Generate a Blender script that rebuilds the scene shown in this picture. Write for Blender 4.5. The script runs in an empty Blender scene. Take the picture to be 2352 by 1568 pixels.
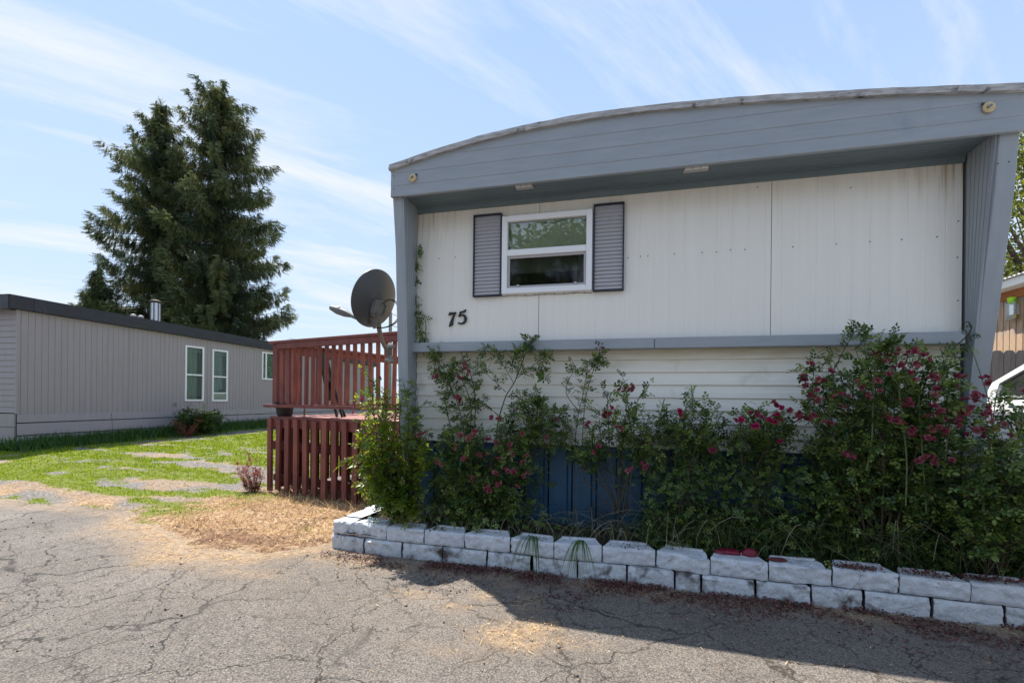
import bpy, bmesh, math, random
import numpy as np
from mathutils import Vector, Matrix, Euler
R = math.radians
S = bpy.context.scene
C = S.collection

# ---------------------------------------------------------------- camera, sky, sun, exposure
EYE = 1.3
F, TH, ROLL, PX, PY = 1075.0, R(14.3), .0105, 1176.0, 915.0
cam_d = bpy.data.cameras.new('camera'); cam = bpy.data.objects.new('camera', cam_d); C.objects.link(cam)
cam_d.sensor_width = 36; cam_d.lens = F / 2352 * 36; cam_d.shift_y = (PY - 784) / 2352
cam_d.clip_start = .05; cam_d.clip_end = 3000
cam.matrix_world = Matrix.Translation((0, 0, EYE)) @ Matrix.Rotation(TH, 4, 'Z') @ Matrix.Rotation(R(90), 4, 'X') @ Matrix.Rotation(ROLL, 4, 'Z')
S.camera = cam
SUN = Vector((-1.39, .95, 3.256)).normalized()
W = bpy.data.worlds.new('World'); S.world = W; W.use_nodes = True
wn, wl = W.node_tree.nodes, W.node_tree.links
wn.clear()
wo = wn.new('ShaderNodeOutputWorld'); bg = wn.new('ShaderNodeBackground'); bg.inputs[1].default_value = .135
sky = wn.new('ShaderNodeTexSky'); sky.sky_type = 'NISHITA'; sky.sun_disc = False
sky.sun_elevation = math.asin(SUN.z); sky.sun_rotation = math.atan2(SUN.x, SUN.y) % (2 * math.pi)
sky.altitude = 700; sky.air_density = 1.0; sky.dust_density = .8; sky.ozone_density = 1.6
# thin cirrus: noise stretched along one world direction on a high layer
tc = wn.new('ShaderNodeTexCoord'); sx = wn.new('ShaderNodeSeparateXYZ'); wl.new(tc.outputs['Generated'], sx.inputs[0])
def wmath(op, a, b=None, c=None):
    n = wn.new('ShaderNodeMath'); n.operation = op
    for i, v in enumerate((a, b, c)):
        if v is None: continue
        if isinstance(v, (int, float)): n.inputs[i].default_value = v
        else: wl.new(v, n.inputs[i])
    return n.outputs[0]
zz = wmath('ADD', wmath('MAXIMUM', sx.outputs[2], 0.0), .22)
cx_ = wn.new('ShaderNodeCombineXYZ'); wl.new(wmath('DIVIDE', sx.outputs[0], zz), cx_.inputs[0]); wl.new(wmath('DIVIDE', sx.outputs[1], zz), cx_.inputs[1])
mp = wn.new('ShaderNodeMapping'); mp.vector_type = 'TEXTURE'; mp.inputs['Rotation'].default_value = (0, 0, R(50)); mp.inputs['Scale'].default_value = (2.0, .5, 1); mp.inputs['Location'].default_value = (2.3, 8.2, 0)
wl.new(cx_.outputs[0], mp.inputs[0])
n1 = wn.new('ShaderNodeTexNoise'); n1.inputs['Scale'].default_value = 1.5; n1.inputs['Detail'].default_value = 9; n1.inputs['Roughness'].default_value = .62; n1.inputs['Distortion'].default_value = .35
wl.new(mp.outputs[0], n1.inputs['Vector'])
cr = wn.new('ShaderNodeValToRGB'); cr.color_ramp.elements[0].position = .485; cr.color_ramp.elements[1].position = .68
cr.color_ramp.elements[1].color = (.8, .8, .8, 1)
wl.new(n1.outputs[0], cr.inputs[0])
hz = wmath('MULTIPLY', wmath('SUBTRACT', 1.0, wmath('MINIMUM', wmath('MULTIPLY', wmath('MAXIMUM', sx.outputs[2], 0.0), 1.35), 1.0)), .62)
mh = wn.new('ShaderNodeMixRGB'); wl.new(wmath('MULTIPLY', hz, 1.6), mh.inputs[0]); mh.inputs[1].default_value = (1.3, 1.9, 3.1, 1); mh.inputs[2].default_value = (2.25, 2.7, 3.2, 1)   # pale veil of thin high haze
m0 = wn.new('ShaderNodeMixRGB'); wl.new(wmath('ADD', wmath('MULTIPLY', hz, .27), .8), m0.inputs[0]); wl.new(sky.outputs[0], m0.inputs[1]); wl.new(mh.outputs[0], m0.inputs[2])
mx = wn.new('ShaderNodeMixRGB'); wl.new(wmath('MULTIPLY', cr.outputs[0], 1.05), mx.inputs[0]); wl.new(m0.outputs[0], mx.inputs[1]); mx.inputs[2].default_value = (2.95, 3.05, 3.15, 1)
wl.new(mx.outputs[0], bg.inputs[0]); wl.new(bg.outputs[0], wo.inputs[0])
sl = bpy.data.lights.new('sun', 'SUN'); sl.energy = 4.0; sl.angle = R(.53); sl.color = (1, .945, .86)
so = bpy.data.objects.new('sun', sl); C.objects.link(so); so.rotation_euler = (-SUN).to_track_quat('-Z', 'Y').to_euler(); so.location = (0, 0, 30)
S.view_settings.view_transform = 'Standard'; S.view_settings.look = 'None'; S.view_settings.gamma = 1
S.view_settings.use_curve_mapping = False; S.view_settings.exposure = 1.25
S.render.engine = 'CYCLES'; S.cycles.max_bounces = 8; S.cycles.transparent_max_bounces = 12
rng = np.random.default_rng(7); random.seed(7)

# ---------------------------------------------------------------- helpers
def at(px, py, Y):
    """point of the plane Y = const seen at a place of the 2352 px wide picture"""
    u, v = (px - PX) / F, (PY - py) / F
    cx, cz = u * math.cos(ROLL) - v * math.sin(ROLL), u * math.sin(ROLL) + v * math.cos(ROLL)
    d = (-math.sin(TH) + cx * math.cos(TH), math.cos(TH) + cx * math.sin(TH), cz); s = Y / d[1]
    return Vector((d[0] * s, Y, d[2] * s + EYE))
def set_props(o, label=None, cat=None, group=None, kind=None):
    if label: o['label'] = label
    if cat: o['category'] = cat
    if group: o['group'] = group
    if kind: o['kind'] = kind
    return o
def empty(name, loc, label=None, cat=None, group=None, rz=0):
    o = bpy.data.objects.new(name, None); C.objects.link(o); o.location = loc; o.rotation_euler = (0, 0, rz)
    o.empty_display_size = .2
    return set_props(o, label, cat, group)
def root_of(o):
    p = Vector((0, 0, 0))
    while o is not None: p = p + o.location; o = o.parent
    return p
def link(name, me, mat, parent=None, local=False):
    o = bpy.data.objects.new(name, me); C.objects.link(o)
    if mat and not me.materials: me.materials.append(mat)
    if parent:
        o.parent = parent
        if not local: o.location = -root_of(parent)
    return o
def tri_mesh(name, V, T, rnd=None, smooth=False, attr='rnd'):
    V = np.asarray(V, dtype=np.float32); T = np.asarray(T, dtype=np.int32); k = T.shape[1]
    me = bpy.data.meshes.new(name)
    me.vertices.add(len(V)); me.vertices.foreach_set('co', V.ravel())
    me.loops.add(T.size); me.loops.foreach_set('vertex_index', T.ravel())
    me.polygons.add(len(T)); me.polygons.foreach_set('loop_start', np.arange(0, T.size, k, dtype=np.int32))
    me.update(calc_edges=True)
    if rnd is not None:
        a = me.attributes.new(attr, 'FLOAT', 'POINT'); a.data.foreach_set('value', np.asarray(rnd, dtype=np.float32))
    if smooth: me.polygons.foreach_set('use_smooth', np.ones(len(T), dtype=bool))
    return me
class MB:
    def __init__(s): s.v = []; s.f = []
    def add(s, vs, fs):
        n = len(s.v); s.v += [tuple(v) for v in vs]; s.f += [tuple(n + i for i in f) for f in fs]; return s
    def box(s, x0, y0, z0, x1, y1, z1, M=None):
        vs = [Vector((x, y, z)) for z in (z0, z1) for x, y in ((x0, y0), (x1, y0), (x1, y1), (x0, y1))]
        if M: vs = [M @ v for v in vs]
        return s.add(vs, [(3, 2, 1, 0), (4, 5, 6, 7), (0, 1, 5, 4), (1, 2, 6, 5), (2, 3, 7, 6), (3, 0, 4, 7)])
    def beam(s, a, b, w, h, up=(0, 0, 1)):
        a, b = Vector(a), Vector(b); d = (b - a).normalized(); up = Vector(up)
        if abs(d.dot(up)) > .98: up = Vector((0, 1, 0))
        sd = d.cross(up).normalized(); u2 = sd.cross(d)
        vs = [p + sd * i * w / 2 + u2 * j * h / 2 for p in (a, b) for i, j in ((-1, -1), (1, -1), (1, 1), (-1, 1))]
        return s.add(vs, [(3, 2, 1, 0), (4, 5, 6, 7), (0, 1, 5, 4), (1, 2, 6, 5), (2, 3, 7, 6), (3, 0, 4, 7)])
    def tube(s, pts, rad, n=8, cap=True):
        pts = [Vector(p) for p in pts]; m = len(pts)
        if not hasattr(rad, '__len__'): rad = [rad] * m
        ref = Vector((.31, .2, .93)); rings = []
        for i, p in enumerate(pts):
            d = (pts[min(i + 1, m - 1)] - pts[max(i - 1, 0)]).normalized()
            a = d.cross(ref)
            if a.length < .1: a = d.cross(Vector((1, 0, 0)))
            a.normalize(); b = d.cross(a)
            rings.append([p + (a * math.cos(2 * math.pi * k / n) + b * math.sin(2 * math.pi * k / n)) * rad[i] for k in range(n)])
        vs = [v for r in rings for v in r]; fs = []
        for i in range(m - 1):
            for k in range(n):
                fs.append((i * n + k, i * n + (k + 1) % n, (i + 1) * n + (k + 1) % n, (i + 1) * n + k))
        if cap: fs += [tuple(range(n))[::-1], tuple((m - 1) * n + k for k in range(n))]
        return s.add(vs, fs)
    def prism(s, poly, y0, y1):
        """outline in XZ extruded along Y"""
        n = len(poly); vs = [(x, y0, z) for x, z in poly] + [(x, y1, z) for x, z in poly]
        return s.add(vs, [tuple(range(n)), tuple(range(2 * n - 1, n - 1, -1))] + [(i, n + i, n + (i + 1) % n, (i + 1) % n) for i in range(n)])
    def prismx(s, poly, x0, x1):
        """outline in YZ extruded along X"""
        n = len(poly); vs = [(x0, y, z) for y, z in poly] + [(x1, y, z) for y, z in poly]
        return s.add(vs, [tuple(range(n))[::-1], tuple(range(n, 2 * n))] + [(i, (i + 1) % n, n + (i + 1) % n, n + i) for i in range(n)])
    def lathe(s, prof, n=20, M=None):
        vs = [Vector((r * math.cos(2 * math.pi * k / n), r * math.sin(2 * math.pi * k / n), z)) for r, z in prof for k in range(n)]
        if M: vs = [M @ v for v in vs]
        fs = [(i * n + k, i * n + (k + 1) % n, (i + 1) * n + (k + 1) % n, (i + 1) * n + k) for i in range(len(prof) - 1) for k in range(n)]
        fs += [tuple(range(n))[::-1], tuple((len(prof) - 1) * n + k for k in range(n))]
        return s.add(vs, fs)
    def mesh(s, name, bevel=0, smooth=False):
        me = bpy.data.meshes.new(name); me.from_pydata(s.v, [], s.f)
        bm = bmesh.new(); bm.from_mesh(me)
        bmesh.ops.recalc_face_normals(bm, faces=bm.faces[:])
        if bevel: bmesh.ops.bevel(bm, geom=[e for e in bm.edges if len(e.link_faces) == 2 and e.calc_face_angle(0) > .5], offset=bevel, segments=1, affect='EDGES', clamp_overlap=True)
        bm.to_mesh(me); bm.free()
        if smooth:
            me.polygons.foreach_set('use_smooth', np.ones(len(me.polygons), dtype=bool)); me.set_sharp_from_angle(angle=R(38))
        return me
    def build(s, name, mat, parent=None, bevel=0, smooth=False, local=False):
        return link(name, s.mesh(name, bevel, smooth), mat, parent, local)
def hash2(ix, iy, seed):
    h = (ix * 374761393 + iy * 668265263 + seed * 1442695041) & 0xffffffff
    h = ((h ^ (h >> 13)) * 1274126177) & 0xffffffff
    return ((h ^ (h >> 16)) & 0xffff) / 65535.0
def vnoise(x, y, seed=0):
    x = np.asarray(x, dtype=float); y = np.asarray(y, dtype=float)
    ix, iy = np.floor(x).astype(np.int64), np.floor(y).astype(np.int64); fx, fy = x - ix, y - iy
    fx = fx * fx * (3 - 2 * fx); fy = fy * fy * (3 - 2 * fy)
    a, b, c, d = hash2(ix, iy, seed), hash2(ix + 1, iy, seed), hash2(ix, iy + 1, seed), hash2(ix + 1, iy + 1, seed)
    return (a * (1 - fx) + b * fx) * (1 - fy) + (c * (1 - fx) + d * fx) * fy
def fbm(x, y, seed=0, o=4):
    s, a, t = 0, .5, 0
    for i in range(o): s = s + a * vnoise(x * 2 ** i, y * 2 ** i, seed + i); t += a; a *= .5
    return s / t
def sst(a, b, x): t = np.clip((np.asarray(x, float) - a) / (b - a), 0, 1); return t * t * (3 - 2 * t)

# ---------------------------------------------------------------- materials
def mat(name, col, col2=None, rough=.6, scale=6, stretch=(1, 1, 1), bump=0, bscale=None, bstretch=None, spec=.4, metal=0, detail=5, p0=.3, p1=.7, dirt=None, dirt_scale=2.5, dirt_rng=(.55, .75), transl=0, rnd=False, gloss=None):
    m = bpy.data.materials.new(name); m.use_nodes = True; n, l = m.node_tree.nodes, m.node_tree.links
    b = n['Principled BSDF']; b.inputs['Roughness'].default_value = rough; b.inputs['Metallic'].default_value = metal
    b.inputs['Specular IOR Level'].default_value = spec
    c3 = lambda c: (c[0], c[1], c[2], 1)
    out = None
    t = n.new('ShaderNodeTexCoord')
    def noise(sc, st, det=detail, dis=0):
        mp = n.new('ShaderNodeMapping'); mp.inputs['Scale'].default_value = st; l.new(t.outputs['Object'], mp.inputs[0])
        x = n.new('ShaderNodeTexNoise'); x.inputs['Scale'].default_value = sc; x.inputs['Detail'].default_value = det; x.inputs['Distortion'].default_value = dis
        x.inputs['Roughness'].default_value = .6
        l.new(mp.outputs[0], x.inputs['Vector']); return x.outputs[0]
    if col2 is not None:
        r = n.new('ShaderNodeValToRGB'); r.color_ramp.elements[0].position = p0; r.color_ramp.elements[1].position = p1
        r.color_ramp.elements[0].color = c3(col); r.color_ramp.elements[1].color = c3(col2)
        if rnd:
            a = n.new('ShaderNodeAttribute'); a.attribute_name = 'rnd'; l.new(a.outputs['Fac'], r.inputs[0])
        else: l.new(noise(scale, stretch), r.inputs[0])
        out = r.outputs[0]
    if dirt is not None:
        r2 = n.new('ShaderNodeValToRGB'); r2.color_ramp.elements[0].position = dirt_rng[0]; r2.color_ramp.elements[1].position = dirt_rng[1]
        l.new(noise(dirt_scale, (1, 1, 1), 8, .4), r2.inputs[0])
        x = n.new('ShaderNodeMixRGB'); l.new(r2.outputs[0], x.inputs[0])
        if out: l.new(out, x.inputs[1])
        else: x.inputs[1].default_value = c3(col)
        x.inputs[2].default_value = c3(dirt); out = x.outputs[0]
    if out: l.new(out, b.inputs['Base Color'])
    else: b.inputs['Base Color'].default_value = c3(col)
    if bump:
        bn = n.new('ShaderNodeBump'); bn.inputs['Strength'].default_value = 1; bn.inputs['Distance'].default_value = bump
        l.new(noise(bscale or scale * 2, bstretch or stretch, 4), bn.inputs['Height']); l.new(bn.outputs[0], b.inputs['Normal'])
    if transl:
        tr = n.new('ShaderNodeBsdfTranslucent'); ms = n.new('ShaderNodeMixShader'); ms.inputs[0].default_value = transl
        hs = n.new('ShaderNodeHueSaturation'); hs.inputs['Value'].default_value = 1.5; hs.inputs['Saturation'].default_value = 1.1; hs.inputs['Hue'].default_value = .485
        if out: l.new(out, hs.inputs['Color'])
        else: hs.inputs['Color'].default_value = c3(col)
        l.new(hs.outputs[0], tr.inputs[0]); l.new(b.outputs[0], ms.inputs[1]); l.new(tr.outputs[0], ms.inputs[2])
        l.new(ms.outputs[0], n['Material Output'].inputs[0])
    return m
def mat_glass(name, tint=(.9, .95, .95), ior=1.5, boost=0, rough=.01):
    m = bpy.data.materials.new(name); m.use_nodes = True; n, l = m.node_tree.nodes, m.node_tree.links
    n.remove(n['Principled BSDF'])
    t = n.new('ShaderNodeBsdfTransparent'); t.inputs[0].default_value = (*tint, 1); g = n.new('ShaderNodeBsdfGlossy'); g.inputs['Roughness'].default_value = rough
    f = n.new('ShaderNodeFresnel'); f.inputs[0].default_value = ior; ad = n.new('ShaderNodeMath'); ad.operation = 'ADD'; ad.use_clamp = True; ad.inputs[1].default_value = boost
    l.new(f.outputs[0], ad.inputs[0]); ms = n.new('ShaderNodeMixShader'); l.new(ad.outputs[0], ms.inputs[0]); l.new(t.outputs[0], ms.inputs[1]); l.new(g.outputs[0], ms.inputs[2])
    l.new(ms.outputs[0], n['Material Output'].inputs[0]); return m

M = {}
M['blue'] = mat('painted_metal', (.275, .305, .33), (.32, .345, .37), .5, 3, (1, 1, 6), bump=.004, bscale=4, bstretch=(1, 1, 2.5), dirt=(.2, .24, .28), dirt_rng=(.6, .8))
M['blue_v'] = mat('painted_metal_upright', (.275, .305, .33), (.315, .34, .365), .5, 3, (6, 6, .6), dirt=(.19, .22, .26), dirt_rng=(.62, .8))
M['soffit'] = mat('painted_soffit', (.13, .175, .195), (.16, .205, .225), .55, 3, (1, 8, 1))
M['roofwood'] = mat('weathered_edge', (.24, .225, .215), (.55, .54, .53), .8, 9, (1, 4, 5), bump=.004, bscale=30, dirt=(.10, .085, .075), dirt_scale=7, dirt_rng=(.56, .66))
M['roof'] = mat('roof_coating', (.62, .62, .6), (.72, .72, .7), .6, 3)
M['vinyl'] = mat('window_frame_white', (.80, .81, .82), None, .35)
M['shutter'] = mat('shutter_slats', (.40, .395, .42), (.45, .445, .47), .5, 5)
M['shutter_frame'] = mat('shutter_frame', (.018, .02, .035), (.04, .045, .06), .6, 20)
M['lap'] = mat('lap_siding', (.76, .74, .67), (.80, .78, .71), .5, 3, (1, 1, 10), dirt=(.5, .48, .42), dirt_rng=(.58, .78), bump=.0005, bscale=60, bstretch=(1, 1, 6))
M['skirt'] = mat('blue_skirting', (.014, .065, .135), (.022, .09, .18), .5, 4, (4, 4, 1), dirt=(.03, .045, .06), dirt_rng=(.55, .8))
M['black'] = mat('black_metal', (.008, .008, .01), None, .4)
M['screw'] = mat('screw_head', (.05, .05, .055), None, .4, metal=.5)
M['dark'] = mat('dark_interior', (.02, .018, .017), None, .9)
M['blind'] = mat('blind_slats', (.55, .60, .46), (.66, .70, .57), .6, 5)
M['glass'] = mat_glass('window_glass', (.93, .96, .93), 1.5, .09)
M['nglass'] = mat_glass('neighbour_glass', (.85, .92, .88), 1.3, .0)
M['glass_screen'] = mat_glass('window_screen_glass', (.55, .56, .55), 1.5, .03, .05)
M['beige'] = mat('beige_lens_base', (.62, .50, .30), (.50, .36, .18), .5, 30)
M['steel'] = mat('galvanised', (.14, .14, .145), (.22, .22, .22), .45, 12, metal=.6)
M['vent'] = mat('vent_plastic', (.42, .40, .40), None, .5)
M['white'] = mat('white_plastic', (.78, .78, .76), None, .4)
M['red'] = mat('red_deck_stain', (.12, .030, .024), (.195, .055, .042), .62, 5, (2, 2, .6), bump=.0012, bscale=24, bstretch=(3, 3, .3), dirt=(.10, .028, .028), dirt_rng=(.55, .75))
M['red2'] = mat('red_deck_stain_faded', (.16, .045, .035), (.27, .085, .06), .68, 5, (2, 2, .6), bump=.0015, bscale=24, bstretch=(3, 3, .3), dirt=(.12, .035, .03), dirt_rng=(.5, .7))
M['redl'] = mat('red_deck_floor', (.20, .075, .065), (.31, .14, .12), .65, 6, (1, 1, 1), dirt=(.34, .22, .19), dirt_scale=5)
M['ngrey'] = mat('grey_siding', (.295, .262, .272), (.325, .29, .30), .6, 2, (6, 6, .7), bump=.008, bscale=1.6, bstretch=(1, 1, .6), dirt=(.29, .26, .25), dirt_rng=(.6, .8))
M['ntrim'] = mat('charcoal_fascia', (.018, .02, .026), (.03, .032, .04), .55, 4, (1, 1, 5), dirt=(.08, .075, .075), dirt_rng=(.6, .75))
M['bark'] = mat('bark', (.05, .038, .03), (.11, .085, .065), .9, 9, (3, 3, .6), bump=.02, bscale=12)
M['spruce'] = mat('spruce_needles', (.026, .058, .034), (.17, .185, .065), .6, rnd=True, p0=0, p1=1, transl=.22)
M['leaf'] = mat('rose_leaf', (.028, .07, .018), (.20, .28, .06), .45, rnd=True, p0=.1, p1=1, transl=.32, spec=.5)
M['leafb'] = mat('rose_leaf_backlit', (.045, .11, .012), (.23, .28, .035), .34, rnd=True, p0=.1, p1=1, transl=.5, spec=.55)  # rose leaf for the left bush, with its backlit glow put into the colour
M['tleaf'] = mat('tree_leaf', (.06, .095, .018), (.19, .20, .04), .5, rnd=True, p0=.1, p1=1, transl=.4)
M['tleafd'] = mat('tree_leaf_dark', (.035, .07, .018), (.09, .13, .03), .5, rnd=True, p0=.1, p1=1, transl=.35)
M['cane'] = mat('green_cane', (.06, .095, .03), (.12, .14, .05), .5, 9)
M['twig'] = mat('brown_twig', (.035, .030, .018), (.08, .065, .035), .8, 20)
M['dryleaf'] = mat('dried_weed', (.20, .045, .03), (.34, .12, .07), .7, rnd=True, p0=0, p1=1, transl=.3)
M['grassb'] = mat('grass_blade', (.08, .165, .006), (.29, .36, .022), .5, rnd=True, p0=0, p1=1, transl=.38)
M['grassd'] = mat('long_grass_blade', (.02, .075, .012), (.075, .15, .03), .5, rnd=True, p0=0, p1=1, transl=.3)
M['straw'] = mat('straw', (.26, .15, .07), (.72, .56, .32), .7, rnd=True, p0=0, p1=1, transl=.25)
M['stalk'] = mat('dry_stalk', (.22, .19, .12), (.42, .38, .26), .7, rnd=True, p0=0, p1=1, transl=.2)
M['bedgrass'] = mat('bed_grass', (.012, .034, .010), (.10, .15, .04), .5, rnd=True, p0=0, p1=1, transl=.3)
M['petal'] = mat('rose_petals', (.14, .018, .034), (.36, .09, .12), .6, rnd=True, p0=0, p1=1, transl=.3)
M['petalp'] = mat('faded_rose_petals', (.16, .035, .045), (.38, .15, .14), .6, rnd=True, p0=0, p1=1, transl=.3)
M['petalm'] = mat('magenta_rose_petals', (.25, .008, .05), (.42, .025, .10), .5, rnd=True, p0=0, p1=1, transl=.3)
M['litter'] = mat('fallen_petals', (.035, .014, .012), (.19, .075, .06), .75, rnd=True, p0=0, p1=1)
M['soil'] = mat('bed_soil', (.035, .025, .02), (.09, .07, .05), .95, 25, bump=.02, bscale=40)
M['block'] = mat('white_painted_block', (.46, .48, .51), (.62, .64, .67), .75, 22, bump=.012, bscale=38, dirt=(.12, .11, .10), dirt_scale=14, dirt_rng=(.62, .74))
M['block_low'] = mat('white_painted_block_dirty', (.42, .44, .46), (.58, .60, .62), .8, 22, bump=.014, bscale=36, dirt=(.075, .06, .05), dirt_scale=6, dirt_rng=(.52, .66))
M['dish'] = mat('dish_grey', (.055, .058, .062), (.07, .07, .072), .36, 2)
M['dishp'] = mat('dish_mast_grey', (.10, .10, .10), (.14, .138, .135), .5, 14)
M['shed'] = mat('cedar_boards', (.36, .23, .14), (.52, .38, .26), .75, 4, (6, 6, .8), dirt=(.36, .29, .24), dirt_scale=3, dirt_rng=(.5, .62))
M['batten'] = mat('cedar_gap', (.15, .045, .02), (.22, .08, .035), .8, 6)
M['beam'] = mat('orange_beam', (.34, .11, .03), (.42, .16, .05), .7, 5, (5, 1, 5))
M['fence'] = mat('weathered_fence', (.11, .09, .075), (.19, .165, .145), .85, 5, (8, 8, .7), bump=.002, bscale=20)
M['car'] = mat('car_white', (.78, .79, .80), None, .22, spec=.6)
M['carglass'] = mat_glass('car_glass', (.40, .58, .55), 1.6, .12)
M['rubber'] = mat('rubber', (.018, .018, .02), None, .7)
M['alloy'] = mat('alloy', (.5, .5, .52), None, .3, metal=.9)
M['lime'] = mat('lime_plastic', (.35, .72, .02), None, .4)
M['amber'] = mat('amber_bait', (.45, .30, .02), None, .4)
M['bag'] = mat_glass('clear_bag', (.86, .88, .86), 1.4, .12, .15)
M['redstone'] = mat('red_painted_stone', (.12, .004, .018), (.21, .010, .035), .35, 12, bump=.004, bscale=20)
M['lava'] = mat('dark_red_stone', (.07, .015, .018), (.15, .04, .04), .9, 40, bump=.01, bscale=60)
M['pole'] = mat('weathered_pole', (.20, .19, .18), (.28, .27, .26), .8, 6)
M['pebble'] = mat('pebble', (.02, .018, .018), (.28, .26, .24), .8, rnd=True, p0=0, p1=1)

# ribbed aluminium: stains run down from the header
def mat_ribbed():
    m = mat('ribbed_white_siding', (.77, .74, .675), (.80, .775, .715), .45, 2, (9, 9, .25)); n, l = m.node_tree.nodes, m.node_tree.links
    b = n['Principled BSDF']; t = n.new('ShaderNodeTexCoord'); s = n.new('ShaderNodeSeparateXYZ'); l.new(t.outputs['Object'], s.inputs[0])
    def mth(op, *a):
        q = n.new('ShaderNodeMath'); q.operation = op; q.use_clamp = op in ('MULTIPLY',)
        for i, v in enumerate(a):
            if isinstance(v, (int, float)): q.inputs[i].default_value = v
            else: l.new(v, q.inputs[i])
        return q.outputs[0]
    def ramp(v, a, b_):
        q = n.new('ShaderNodeMapRange'); q.inputs[1].default_value = a; q.inputs[2].default_value = b_; l.new(v, q.inputs[0]); return q.outputs[0]
    mp = n.new('ShaderNodeMapping'); mp.inputs['Scale'].default_value = (14, 1, .7); l.new(t.outputs['Object'], mp.inputs[0])
    ns = n.new('ShaderNodeTexNoise'); ns.inputs['Scale'].default_value = 2.2; ns.inputs['Detail'].default_value = 6; l.new(mp.outputs[0], ns.inputs['Vector'])
    top = ramp(s.outputs[2], 2.62, 3.02)                                            # rusty run-off, dries out downwards
    ends = mth('MAXIMUM', ramp(s.outputs[0], 1.75, 2.25), ramp(s.outputs[0], -1.45, -1.93))
    f = mth('MULTIPLY', mth('MULTIPLY', top, ramp(ns.outputs[0], .46, .72)), mth('ADD', .14, ends))
    f2 = mth('ADD', f, mth('MULTIPLY', ramp(s.outputs[2], 2.8, 3.02), .22))
    mx = n.new('ShaderNodeMixRGB'); src = b.inputs['Base Color'].links[0].from_socket; l.new(src, mx.inputs[1]); mx.inputs[2].default_value = (.42, .31, .17, 1)
    l.new(f2, mx.inputs[0]); l.new(mx.outputs[0], b.inputs['Base Color'])
    wv = n.new('ShaderNodeTexWave'); wv.bands_direction = 'X'; wv.inputs['Scale'].default_value = 17; wv.inputs['Distortion'].default_value = 0
    l.new(t.outputs['Object'], wv.inputs['Vector'])
    bn = n.new('ShaderNodeBump'); bn.inputs['Strength'].default_value = .5; bn.inputs['Distance'].default_value = .0012; l.new(wv.outputs[0], bn.inputs['Height']); l.new(bn.outputs[0], b.inputs['Normal'])
    return m
M['rib'] = mat_ribbed()
def stain(m, z0, z1, col, amt):
    n, l = m.node_tree.nodes, m.node_tree.links; b = n['Principled BSDF']; t = n.new('ShaderNodeTexCoord'); s_ = n.new('ShaderNodeSeparateXYZ'); l.new(t.outputs['Object'], s_.inputs[0])
    r = n.new('ShaderNodeMapRange'); r.inputs[1].default_value = z0; r.inputs[2].default_value = z1; l.new(s_.outputs[2], r.inputs[0])
    mp = n.new('ShaderNodeMapping'); mp.inputs['Scale'].default_value = (2, 1, 14); l.new(t.outputs['Object'], mp.inputs[0]); ns = n.new('ShaderNodeTexNoise'); ns.inputs['Scale'].default_value = 2; l.new(mp.outputs[0], ns.inputs['Vector'])
    q = n.new('ShaderNodeMath'); q.operation = 'MULTIPLY'; l.new(r.outputs[0], q.inputs[0]); l.new(ns.outputs[0], q.inputs[1]); q2 = n.new('ShaderNodeMath'); q2.operation = 'MULTIPLY'; l.new(q.outputs[0], q2.inputs[0]); q2.inputs[1].default_value = amt
    mx = n.new('ShaderNodeMixRGB'); l.new(q2.outputs[0], mx.inputs[0]); l.new(b.inputs['Base Color'].links[0].from_socket, mx.inputs[1]); mx.inputs[2].default_value = (*col, 1); l.new(mx.outputs[0], b.inputs['Base Color'])
stain(M['lap'], 1.50, 1.72, (.50, .42, .26), 1.3)

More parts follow.
